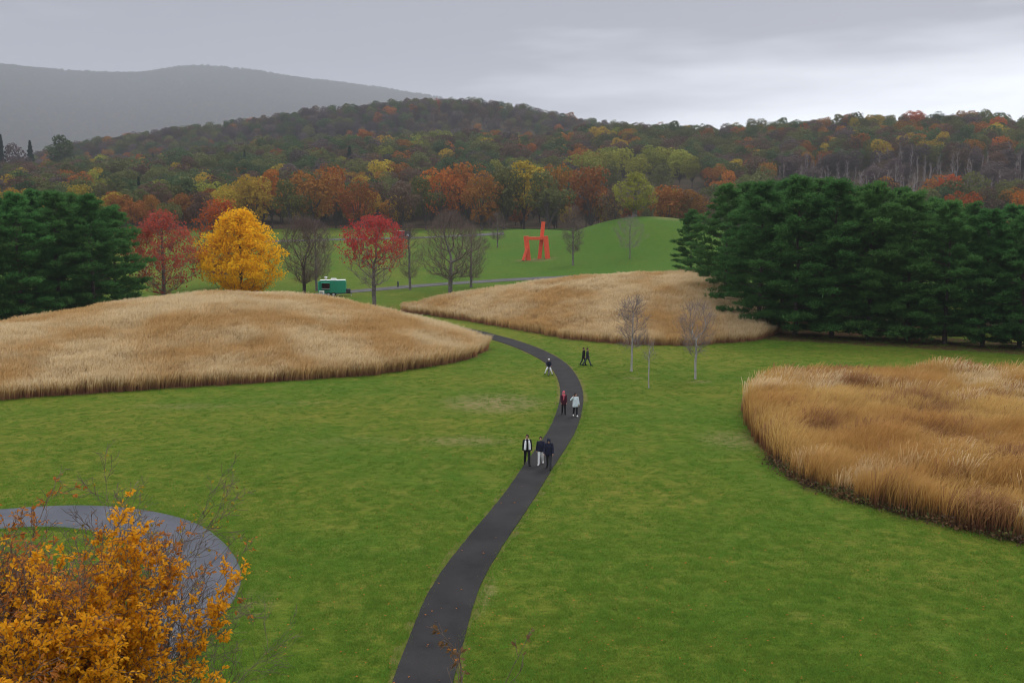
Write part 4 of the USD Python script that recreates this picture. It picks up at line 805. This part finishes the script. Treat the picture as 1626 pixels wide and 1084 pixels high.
def fuse(parts): return m3.Manifold.batch_boolean(parts, m3.OpType.Add)
def soften(man, length=0.035, it=8):
    m = man.refine_to_length(length).to_mesh(); tm = trimesh.Trimesh(np.array(m.vert_properties[:, :3], float), np.array(m.tri_verts), process=True)
    trimesh.smoothing.filter_taubin(tm, iterations=it); return tm
def tri(tm): return np.array(tm.vertices), np.array(tm.faces)
def person(label, pos, face, h, legs=((0.35, 0.05), (-0.3, 0.25)), arms=((0.3, 0.12, 0.35), (-0.3, 0.12, 0.3)), lean=0.03, bow=0.0, turn=0.0, top_='cloth_black', bottom='cloth_black', shoes='shoe_black', hair='hair_black', skin='skin', hem=0.80, long_hair=False, hood=None, helmet=False, scarf=None, headscarf=None, wide=1.0, splay=(0.02, 0.02), sit=None, group=None):
    """Faces +y of its own frame. legs: (hip swing, knee bend) left, right; arms: (swing, away from body, elbow bend)."""
    k = h / 1.75; R = lambda a: np.array([0, math.sin(a), math.cos(a)])
    hip = {-1: np.array([-0.09, 0, 0.0]), 1: np.array([0.09, 0, 0.0])}; up = R(lean); J = {}
    for i, s in enumerate((-1, 1)):
        a, b_ = legs[i]; sp_ = splay[i]
        dn = lambda t: np.array([s * math.sin(sp_), math.sin(t) * math.cos(sp_), -math.cos(t) * math.cos(sp_)])
        J['hip', s] = hip[s]; J['knee', s] = hip[s] + dn(a) * 0.44; J['ankle', s] = J['knee', s] + dn(a - b_) * 0.42
        J['toe', s] = J['ankle', s] + np.array([s * 0.03, 0.17, -0.055]); J['heel', s] = J['ankle', s] + np.array([0, -0.045, -0.05])
        J['sh', s] = up * 0.50 + [s * 0.175, 0, 0]
        sw, ab, el = arms[i][:3]
        d1 = np.array([s * math.sin(ab), math.sin(sw) * math.cos(ab), -math.cos(sw) * math.cos(ab)]); J['el', s] = J['sh', s] + d1 * 0.29
        sw2 = sw + el; ab2 = ab * 0.4; d2 = np.array([s * math.sin(ab2), math.sin(sw2) * math.cos(ab2), -math.cos(sw2) * math.cos(ab2)])
        if len(arms[i]) > 3: d2 = np.array(arms[i][3], float)
        sw, ab, el = arms[i][:3]; J['wr', s] = J['el', s] + norm(d2) * 0.25; J['hd', s] = norm(d2)
    chest, neck = up * 0.36, up * 0.55; hb = R(lean + bow); head = neck + hb * 0.17; ct, st = math.cos(turn), math.sin(turn)
    side = np.array([ct, st, 0]); fw = norm(np.cross(hb, side) * -1); fw = fw if fw[1] * ct > -9 else -fw
    fw = norm(np.array([-st, ct, 0]) - hb * (np.array([-st, ct, 0]) @ hb))
    low = min(min(J['toe', s][2], J['heel', s][2]) for s in (-1, 1)) - 0.035
    def limbs(g, arms_only=False, legs_only=False, to=1.0):
        out = []
        for s in (-1, 1):
            if not arms_only: out += [bone(J['hip', s], J['knee', s], 0.083 + g, 0.056 + g), bone(J['knee', s], J['ankle', s], 0.058 + g, 0.040 + g)]
            if not legs_only: out += [bone(J['sh', s], J['el', s], 0.052 + g, 0.042 + g), bone(J['el', s], J['el', s] + (J['wr', s] - J['el', s]) * to, 0.043 + g, 0.030 + g)]
        return out
    def torso(g):
        S_ = lambda p, r, w: m3.Manifold.sphere(1.0, 16).scale((w, r, r)).translate(tuple(map(float, p)))
        return m3.Manifold.batch_hull([S_((0, 0, 0.02), 0.10 + g, (0.155 + g) * wide), S_(up * 0.22, 0.095 + g, (0.135 + g) * wide), S_(chest, 0.105 + g, (0.165 + g) * wide), S_(up * 0.50, 0.06 + g, (0.165 + g))])
    feet = [m3.Manifold.batch_hull([ball(J['heel', s], 0.035), ball(J['toe', s], 0.03), ball(J['toe', s] + [0, -0.06, 0.015], 0.042), ball(J['ankle', s] + [0, 0, -0.01], 0.042)]) for s in (-1, 1)]
    body = fuse([torso(0)] + limbs(0) + feet + [bone(neck - up * 0.05, neck + hb * 0.06, 0.056, 0.050)])
    tb = soften(body)
    E_ = lambda p, r: m3.Manifold.sphere(1.0, 20).scale(r).translate(tuple(map(float, p)))
    hp = [E_(head + hb * 0.025, (0.078, 0.098, 0.095)), m3.Manifold.batch_hull([E_(head - hb * 0.03 + fw * 0.02, (0.065, 0.075, 0.05)), ball(head - hb * 0.095 + fw * 0.065, 0.028)]), bone(neck, head - hb * 0.02, 0.05, 0.052),
          m3.Manifold.batch_hull([ball(head + hb * 0.02 + fw * 0.092, 0.010), ball(head - hb * 0.03 + fw * 0.112, 0.014), ball(head - hb * 0.035 + fw * 0.09, 0.018)]), bone(head - hb * 0.062 + fw * 0.093 - side * 0.02, head - hb * 0.062 + fw * 0.093 + side * 0.02, 0.008, 0.008)]
    hp += [E_(head + side * s * 0.08 - hb * 0.01, (0.014, 0.024, 0.032)) for s in (-1, 1)]
    for s in (-1, 1):
        w, d = J['wr', s], J['hd', s]; nrm = np.array([s, 0, 0]) - d * (d[0] * s); nrm = norm(nrm); acr = np.cross(d, nrm)
        c = w + d * 0.05; hp.append(m3.Manifold.batch_hull([ball(w, 0.026), ball(w + d * 0.085 + acr * 0.03, 0.016), ball(w + d * 0.085 - acr * 0.03, 0.016)]))
        for q, (o_, L_) in enumerate(((-0.031, 0.062), (-0.011, 0.074), (0.011, 0.070), (0.031, 0.054))):
            a_ = w + d * 0.085 + acr * o_; b2 = a_ + (d * 0.85 - nrm * 0.35) * L_ * 0.55; c2 = b2 + (d * 0.55 - nrm * 0.8) * L_ * 0.5
            hp += [bone(a_, b2, 0.0095, 0.009), bone(b2, c2, 0.009, 0.008)]
        th_ = w + d * 0.03 + acr * (0.03 if True else 0); hp += [bone(th_, th_ + (d * 0.6 + acr * 0.6 - nrm * 0.3) * 0.045, 0.012, 0.011), bone(th_ + (d * 0.6 + acr * 0.6 - nrm * 0.3) * 0.045, th_ + (d * 0.95 + acr * 0.45 - nrm * 0.5) * 0.07, 0.011, 0.009)]
    tm = m3.Manifold(m3.Mesh(tb.vertices.astype(np.float32), tb.faces.astype(np.uint32)))
    full = fuse(([tm] if tm.status() == m3.Error.NoError and tm.volume() > 0 else [body]) + hp).to_mesh(); full = (np.array(full.vert_properties[:, :3], float), np.array(full.tri_verts))
    x = thing('person', label, 'person', pos, face, group, k); off = np.array([0, 0, -low])
    if sit is not None: off = np.array(sit, float)
    put = lambda nm, me, mt, sm=True: part(nm, (me[0] + off, me[1]), M[mt], x, sm)
    put('body', full, skin, 50)
    for s in (-1, 1): part('eye', tri(trimesh.creation.icosphere(1, 0.011).apply_translation(head + off + hb * 0.012 + fw * 0.088 + side * s * 0.032)), M['eye_dark'], x, True)
    put('trousers', tri(soften(fuse([m3.Manifold.batch_hull([ball((-0.075, 0, 0.04), 0.11), ball((0.075, 0, 0.04), 0.11), ball((0, 0, -0.03), 0.09)])] + [bone(J['hip', s], J['knee', s], 0.098, 0.074) for s in (-1, 1)] + [bone(J['knee', s], J['ankle', s] + [0, 0, 0.02], 0.074, 0.062) for s in (-1, 1)]), 0.035, 6)), bottom)
    drop = 0.92 - hem; coat = [torso(0.028), m3.Manifold.batch_hull([ball((-0.09 * wide, 0, 0.05), 0.12), ball((0.09 * wide, 0, 0.05), 0.12), ball((-0.10 * wide, 0.01, -drop + 0.06), 0.115), ball((0.10 * wide, 0.01, -drop + 0.06), 0.115)])] + [bone(J['sh', s], J['el', s], 0.074, 0.062) for s in (-1, 1)] + [bone(J['el', s], J['wr', s], 0.062, 0.048) for s in (-1, 1)] + [bone(neck - up * 0.05, neck - up * 0.005, 0.085, 0.072)]
    put('jacket', tri(soften(fuse(coat), 0.035, 6)), top_)
    for s in (-1, 1): 
        o = feet[0 if s < 0 else 1].scale((1, 1, 1)); me = m3.Manifold.batch_hull([ball(J['heel', s], 0.042), ball(J['toe', s], 0.036), ball(J['toe', s] + [0, -0.06, 0.02], 0.05), ball(J['ankle', s], 0.05)]).to_mesh()
        put('shoe', (np.array(me.vert_properties[:, :3], float), np.array(me.tri_verts)), shoes, 50)
    cap = E_(head + hb * 0.035 - fw * 0.016, (0.092, 0.108, 0.104)); cutp = head + fw * 0.052
    face_cut = m3.Manifold.batch_hull([E_(head - hb * 0.05 + fw * 0.10, (0.07, 0.07, 0.09)), E_(head + hb * 0.015 + fw * 0.12, (0.062, 0.05, 0.05))])
    hr = cap - face_cut
    if long_hair: hr = fuse([cap, m3.Manifold.batch_hull([E_(head - fw * 0.045, (0.092, 0.07, 0.09)), E_(neck - fw * 0.06 - up * 0.02, (0.10, 0.055, 0.08))])]) - face_cut
    me = hr.to_mesh(); put('hair', (np.array(me.vert_properties[:, :3], float), np.array(me.tri_verts)), hair, 50)
    if headscarf:
        hs_ = fuse([E_(head + hb * 0.03 - fw * 0.012, (0.105, 0.122, 0.118)), m3.Manifold.batch_hull([E_(head - hb * 0.08, (0.09, 0.095, 0.05)), E_(neck - up * 0.04, (0.14, 0.11, 0.06))]), m3.Manifold.batch_hull([ball(neck - up * 0.02 + [0, 0.11, 0], 0.045), ball(chest + [0, 0.125, -0.02], 0.04), ball(up * 0.2 + [0.01, 0.12, 0], 0.03)])]) - face_cut
        me = hs_.to_mesh(); put('headscarf', (np.array(me.vert_properties[:, :3], float), np.array(me.tri_verts)), headscarf, 50)
    if scarf:
        strips = []
        for s in (-1, 1): strips += [bone(neck + [s * 0.07, -0.02, -0.01], up * 0.47 + [s * 0.105, 0.085, 0], 0.05, 0.048), m3.Manifold.batch_hull([ball(up * 0.47 + [s * 0.105, 0.09, 0], 0.045), ball(up * 0.30 + [s * 0.10, 0.13, 0], 0.04), ball(up * 0.30 + [s * 0.15, 0.12, 0], 0.035)]), m3.Manifold.batch_hull([ball(up * 0.30 + [s * 0.10, 0.13, 0], 0.04), ball(up * 0.30 + [s * 0.15, 0.12, 0], 0.035), ball(up * 0.02 + [s * 0.11, 0.135, 0], 0.042), ball(up * 0.02 + [s * 0.17, 0.12, 0], 0.035)])]
        strips.append(bone(neck + [-0.07, -0.03, 0], neck + [0.07, -0.03, 0], 0.05, 0.05))
        me = fuse(strips).to_mesh(); put('scarf', (np.array(me.vert_properties[:, :3], float), np.array(me.tri_verts)), scarf, 50)
    if hood:
        me = (fuse([E_(head + hb * 0.03 - fw * 0.02, (0.112, 0.122, 0.122)), E_(neck - up * 0.02 - fw * 0.05, (0.13, 0.09, 0.07))]) - face_cut).to_mesh(); put('hood', (np.array(me.vert_properties[:, :3], float), np.array(me.tri_verts)), hood, 50)
    if helmet:
        dome = E_(head + hb * 0.06 - fw * 0.005, (0.112, 0.14, 0.105)) - m3.Manifold.cube((0.5, 0.5, 0.3), True).translate(tuple(head + hb * -0.105))
        for s in (-0.045, 0, 0.045): dome = dome - m3.Manifold.cube((0.016, 0.2, 0.05), True).translate(tuple(head + hb * 0.165 + side * s))
        me = dome.to_mesh(); put('helmet', (np.array(me.vert_properties[:, :3], float), np.array(me.tri_verts)), 'cloth_white', 40)
    return x
def on(u, v):
    q = at(u, v); q[2] += 0.05 if contains_xy(Polygon(np.vstack([pl, pr[::-1]])), q[0], q[1]) else 0.0; return q
TO_CAM = math.pi
person('person with a long white scarf hanging over a black coat, walking on the path', on(837, 740), TO_CAM + 0.1, 1.76, ((0.24, 0.08), (-0.2, 0.2)), ((0.1, 0.16, 0.1), (-0.1, 0.16, 0.15)), turn=-0.5, top_='cloth_black', bottom='cloth_black', scarf='scarf_white', hair='hair_brown', hem=0.82)
person('person in a navy jacket and white trousers walking in the middle of three', on(858.5, 739), TO_CAM - 0.1, 1.62, ((-0.22, 0.3), (0.22, 0.06)), ((0.25, 0.18, 0.3), (-0.2, 0.2, 0.25)), top_='cloth_navy', bottom='cloth_white', shoes='shoe_white', hair='hair_brown', hem=0.84, wide=1.05)
person('person in a dark hooded jacket and dark trousers walking with head bowed', on(871.5, 746), TO_CAM - 0.15, 1.76, ((0.26, 0.05), (-0.22, 0.25)), ((0.12, 0.2, 0.5), (0.1, 0.2, 0.5)), lean=0.1, bow=0.35, top_='cloth_navy', bottom='cloth_charcoal', hood='cloth_navy', hem=0.78, wide=1.12)
person('person in a pink headscarf and dark coat walking along the path', on(895, 658.5), TO_CAM, 1.64, ((0.10, 0.05), (-0.08, 0.1)), ((0.15, 0.08, 0.3), (0.1, 0.08, 0.35)), top_='cloth_maroon', bottom='cloth_black', headscarf='cloth_pink', hem=0.72)
person('person in a loose white jacket and black trousers with one hand raised to the face', on(913.5, 662), TO_CAM + 0.15, 1.64, ((0.12, 0.06), (-0.14, 0.14)), ((0.0, 0.2, 0.25), (0.75, 0.85, 1.7, (-0.55, 0.2, 0.85))), turn=0.5, top_='cloth_ice', bottom='cloth_black', shoes='shoe_white', long_hair=True, hem=0.72, wide=1.15)
person('person in black walking on the lawn, left of the strolling pair', on(926.5, 580.5), -math.pi / 2 - 0.5, 1.70, ((0.22, 0.05), (-0.25, 0.25)), ((-0.2, 0.1, 0.2), (0.25, 0.1, 0.3)), top_='cloth_black', bottom='cloth_charcoal', hair='hair_brown', hem=0.78)
person('person in dark grey striding on the lawn, right of the strolling pair', on(932.5, 581), -math.pi / 2 - 0.3, 1.74, ((0.42, 0.06), (-0.42, 0.2)), ((-0.25, 0.12, 0.25), (0.3, 0.12, 0.3)), top_='cloth_charcoal', bottom='cloth_slate', hair='hair_black', hem=0.76)
# child-size bicycle and its rider, halted at the left edge of the path
cp = on(871.5, 596); face = TO_CAM - 0.12
bk = thing('bicycle', 'small dark bicycle under the rider in white trousers at the path bend', 'bicycle', cp, face)
def torus(c, R_, r_): 
    m = trimesh.creation.torus(R_, r_, 28, 8); v = np.array(m.vertices)[:, [2, 0, 1]]; return v + np.array(c), np.array(m.faces)
for wy in (-0.48, 0.48):
    w_ = part('wheel', torus((0, wy, 0.29), 0.265, 0.026), M['rubber'], bk, True); part('rim', torus((0, wy, 0.29), 0.236, 0.010), M['steel'], w_, True)
    part('spokes', tubes([((0, wy, 0.29), (0, wy + 0.235 * math.cos(a), 0.29 + 0.235 * math.sin(a)), 0.003, 0.003) for a in np.arange(16) * math.pi / 8], 3), M['steel'], w_)
part('frame', tubes([((0, 0.36, 0.68), (0, -0.12, 0.62), 0.018, 0.018), ((0, 0.38, 0.60), (0, -0.06, 0.27), 0.02, 0.02), ((0, -0.06, 0.27), (0, -0.16, 0.72), 0.016, 0.016), ((0, -0.06, 0.27), (0, -0.48, 0.29), 0.012, 0.012), ((0, -0.13, 0.60), (0, -0.48, 0.29), 0.011, 0.011)], 8), M['cloth_slate'], bk)
part('fork', tubes([((0, 0.34, 0.80), (0, 0.39, 0.58), 0.016, 0.016), ((-0.045, 0.39, 0.58), (-0.045, 0.48, 0.29), 0.011, 0.010), ((0.045, 0.39, 0.58), (0.045, 0.48, 0.29), 0.011, 0.010)], 8), M['dark_metal'], bk)
hb_ = part('handlebar', tubes([((0, 0.34, 0.80), (-0.16, 0.33, 0.86), 0.012, 0.012), ((-0.16, 0.33, 0.86), (-0.29, 0.25, 0.88), 0.012, 0.014), ((0, 0.34, 0.80), (0.16, 0.33, 0.86), 0.012, 0.012), ((0.16, 0.33, 0.86), (0.29, 0.25, 0.88), 0.012, 0.014)], 8), M['dark_metal'], bk)
part('saddle', rbox((0.15, 0.25, 0.06), (0, -0.18, 0.74), 0.028), M['rubber'], bk, 40)
part('pedal', rbox((0.09, 0.08, 0.025), (0.13, 0.02, 0.12), 0.01), M['rubber'], bk); part('pedal', rbox((0.09, 0.08, 0.025), (-0.13, -0.12, 0.42), 0.01), M['rubber'], bk)
person('person in white helmet, navy top and white trousers astride a small bicycle', cp, face, 1.55, ((0.45, 0.75), (0.95, 0.95)), ((0.75, 0.22, 0.35), (0.75, 0.22, 0.35)), lean=0.22, bow=-0.05, top_='cloth_navy', bottom='cloth_white', shoes='shoe_black', helmet=True, hem=0.86, splay=(0.30, 0.34), sit=(0, -0.16, 0.86))

# ------------------------------------------------------------------ shrubs on the near bank
def bush(name, label, base, stems, look, nleaf, lsize, twig, seed, leaf_from=0.3, keep_leaf=220, spec=None, density=None):
    rng = random.Random(seed); nr = np.random.default_rng(seed)
    roots = [((sx, sy, -0.15), d, L, r) for sx, sy, d, L, r in stems]
    sp_ = dict(roots=roots, seg=[9, 6, 5, 4], wob=[0.09, 0.14, 0.2, 0.25], trop=[0.01, 0.04, 0.03, 0.02], start=[0.25, 0.2, 0.2], kids=[2, 2, 2], ang=[0.75, 0.75, 0.8], len=[0.48, 0.5, 0.5], min=0.0028, thin=0.5, taper=0.22, close=0.3, short=0.35, prob=0.75)
    if spec: sp_.update(spec)
    segs, tips = grow(rng, sp_); x = thing(name, label, 'shrub', base)
    a, b = [s[:4] for s in segs if s[4] == 0], [s[:4] for s in segs if s[4] > 0]
    part('stems', tubes(a, 6), M[twig], x, True); part('twigs', tubes(b, 4), M[twig], x)
    S2 = [s for s in segs if s[4] >= 2]; A = np.array([s[0] for s in S2]); B = np.array([s[1] for s in S2]); zmax = B[:, 2].max()
    w = np.clip((B[:, 2] / zmax - leaf_from) / 0.25, 0.02, 1)
    if density is not None: w = w * np.maximum(density(B + np.asarray(base)), 0.0)
    i = nr.choice(len(A), nleaf // 3, p=w / w.sum()); t = nr.random((len(i), 1)); P0 = A[i] * (1 - t) + B[i] * t
    P = np.repeat(P0, 3, 0); ax = norm(np.repeat(norm(B[i] - A[i]), 3, 0) + nr.normal(0, 0.7, (len(P), 3)) + [0, 0, -0.45]); P = P + ax * lsize * 0.62
    nrm = norm(nr.normal(0, 0.6, P.shape) + [0, -0.3, 0.8])
    v, f = leaf_shape(P, lsize, nr, nrm, ax); nl = 6
    order = np.argsort(np.linalg.norm(P + np.asarray(base) - EYE, axis=1)) if keep_leaf else np.arange(len(P))
    pick = nr.permutation(order[:keep_leaf * 4])[:keep_leaf] if keep_leaf else []
    v = v.reshape(-1, nl, 3)
    for q in pick: part('leaf', (v[q], LEAF_F), LEAF[look if nr.random() < 0.8 else 'copper'], x)
    m_ = np.ones(len(P), bool); m_[pick] = False; vv = v[m_].reshape(-1, 3); k = np.arange(m_.sum())[:, None, None] * nl
    part('foliage', (vv, (k + LEAF_F[None]).reshape(-1, 3)), LEAF[look], x, kind='stuff'); return x
LEAF_F = np.array([[0, 1, 2], [0, 2, 3], [0, 3, 4], [0, 4, 5]][:0] + [[0, 1, 5], [1, 2, 5], [2, 3, 5], [3, 4, 5], [4, 0, 5]])
def leaf_shape(P, size, nr, nrm, ax):
    """Pointed oval leaf folded along its midrib: stalk end, two shoulders each side, tip, midrib point."""
    n = len(P); L = size * nr.uniform(0.65, 1.25, (n, 1)); nrm = norm(nrm - ax * (nrm * ax).sum(1, keepdims=True)); sd = np.cross(nrm, ax); W = L * nr.uniform(0.19, 0.27, (n, 1))
    a = P - ax * L * 0.5; t = P + ax * L * 0.5 - nrm * L * 0.10
    r = P - ax * L * 0.08 + sd * W + nrm * L * 0.05; l = P - ax * L * 0.08 - sd * W + nrm * L * 0.05; mid_ = P + nrm * L * 0.015
    r2 = P + ax * L * 0.22 + sd * W * 0.75 + nrm * L * 0.02
    return np.stack([a, r, r2, t, l, mid_], 1).reshape(-1, 3), None
def fan(rng, n, spread, L, r, lean=(0, 0), base_r=0.35):
    out = []
    for i in range(n):
        a = rng.uniform(0, 6.28); q = spread * math.sqrt(rng.random()); out.append((math.cos(a) * base_r * rng.random(), math.sin(a) * base_r * rng.random(), (math.cos(a) * q + lean[0], math.sin(a) * q + lean[1], 1.0), L * rng.uniform(0.8, 1.1), r * rng.uniform(0.7, 1.1)))
    return out
def bank(x, y): return np.array([x, y, float(zat(x, y))])
rb = random.Random(3)
bush('autumn_shrub', 'large shrub with dense amber orange leaves at the lower left, nearest the grey path', bank(-4.85, 10.6), fan(rb, 20, 0.26, 2.95, 0.028, (0.0, 0.03)), 'amber', 42000, 0.060, 'twig_brown', 61, leaf_from=0.38, density=lambda P: 0.35 + S(-5.7, -4.7, P[:, 0]))
bush('autumn_shrub', 'twiggy half bare shrub with copper and brown leaves at the left edge', bank(-6.3, 11.4), fan(rb, 15, 0.32, 3.75, 0.030), 'copper', 17000, 0.062, 'twig_brown', 62, leaf_from=0.42, keep_leaf=120)
bush('autumn_shrub', 'low shrub with copper brown leaves between the dense amber shrub and the left corner', bank(-5.75, 10.1), fan(rb, 13, 0.42, 3.3, 0.024), 'copper', 9000, 0.060, 'twig_brown', 63, leaf_from=0.3, keep_leaf=80)
bush('bare_shrub', 'bare twiggy shrub reaching over the grey path behind the amber shrub', bank(-5.0, 13.2), fan(rb, 9, 0.16, 4.5, 0.038, (-0.04, 0.0)), 'gold', 700, 0.055, 'twig_brown', 64, leaf_from=0.6, keep_leaf=60)
# sapling whose tips show at the bottom edge
bush('sapling', 'thin sapling with a few rusty leaves at the bottom edge by the path', bank(-0.45, 8.6), [(0, 0, (0.10, 0.1, 1), 1.45, 0.012), (0.03, 0, (-0.16, 0.1, 1), 1.35, 0.010), (0, 0.05, (0.3, 0.1, 1), 1.3, 0.010)], 'sepia', 75, 0.062, 'twig_brown', 65, leaf_from=0.5, keep_leaf=30, spec=dict(seg=[6, 4, 3], kids=[1, 1], start=[0.5, 0.3], len=[0.35, 0.5], ang=[0.6, 0.6], wob=[0.06, 0.12, 0.2], trop=[0.02, 0.02, 0.02]))
mq = at(595, 491); ml_ = np.random.default_rng(92); a_ = ml_.uniform(0, 6.28, 700); r_ = np.abs(ml_.normal(0, 4.5, 700)); x, y = mq[0] + np.cos(a_) * r_, mq[1] + np.sin(a_) * r_
top('fallen_leaves', leaves(np.c_[x, y, zat(x, y) + 0.05], 0.16, ml_, np.tile([0, 0, 2.5], (700, 1)), 0.5, 0.7), LEAF['red'], 'red leaves dropped on the grass under the scarlet maple', 'leaves', kind='stuff')
# leaves blown on to the near lawn
fl = np.random.default_rng(91); n = 900; y = 26 + 34 * fl.random(n) ** 1.5; x = (fl.random(n) * 2 - 1) * y * 0.55; ok = ~contains_xy(right_poly, x, y) & (left_mound(x, y)[0] <= 0); x, y = x[ok], y[ok]
top('fallen_leaves', leaves(np.c_[x, y, zat(x, y) + 0.075], 0.085, fl, np.tile([0, 0, 2.5], (len(x), 1)), 0.5, 0.7), LEAF['copper'], 'dry leaves scattered over the near lawn and path', 'leaves', kind='stuff')

# ------------------------------------------------------------------ mist over the whole valley
AIR = material('haze_look', {'v': ('principled_volume', {'color': (0.87, 0.91, 1.0), 'density': 0.0001, 'anisotropy': 0.45})}, volume='v.volume')
z0 = float(GZ.min()) - 1.0; bx = trimesh.creation.box(bounds=[[GX[0] - 5, GY[0] - 5, z0], [GX[-1] + 5, GY[-1] + 5, float(GZ.max()) + 60]])
top('haze', (np.array(bx.vertices), np.array(bx.faces)), AIR, 'thin grey mist hanging over the whole valley', 'mist', kind='stuff')
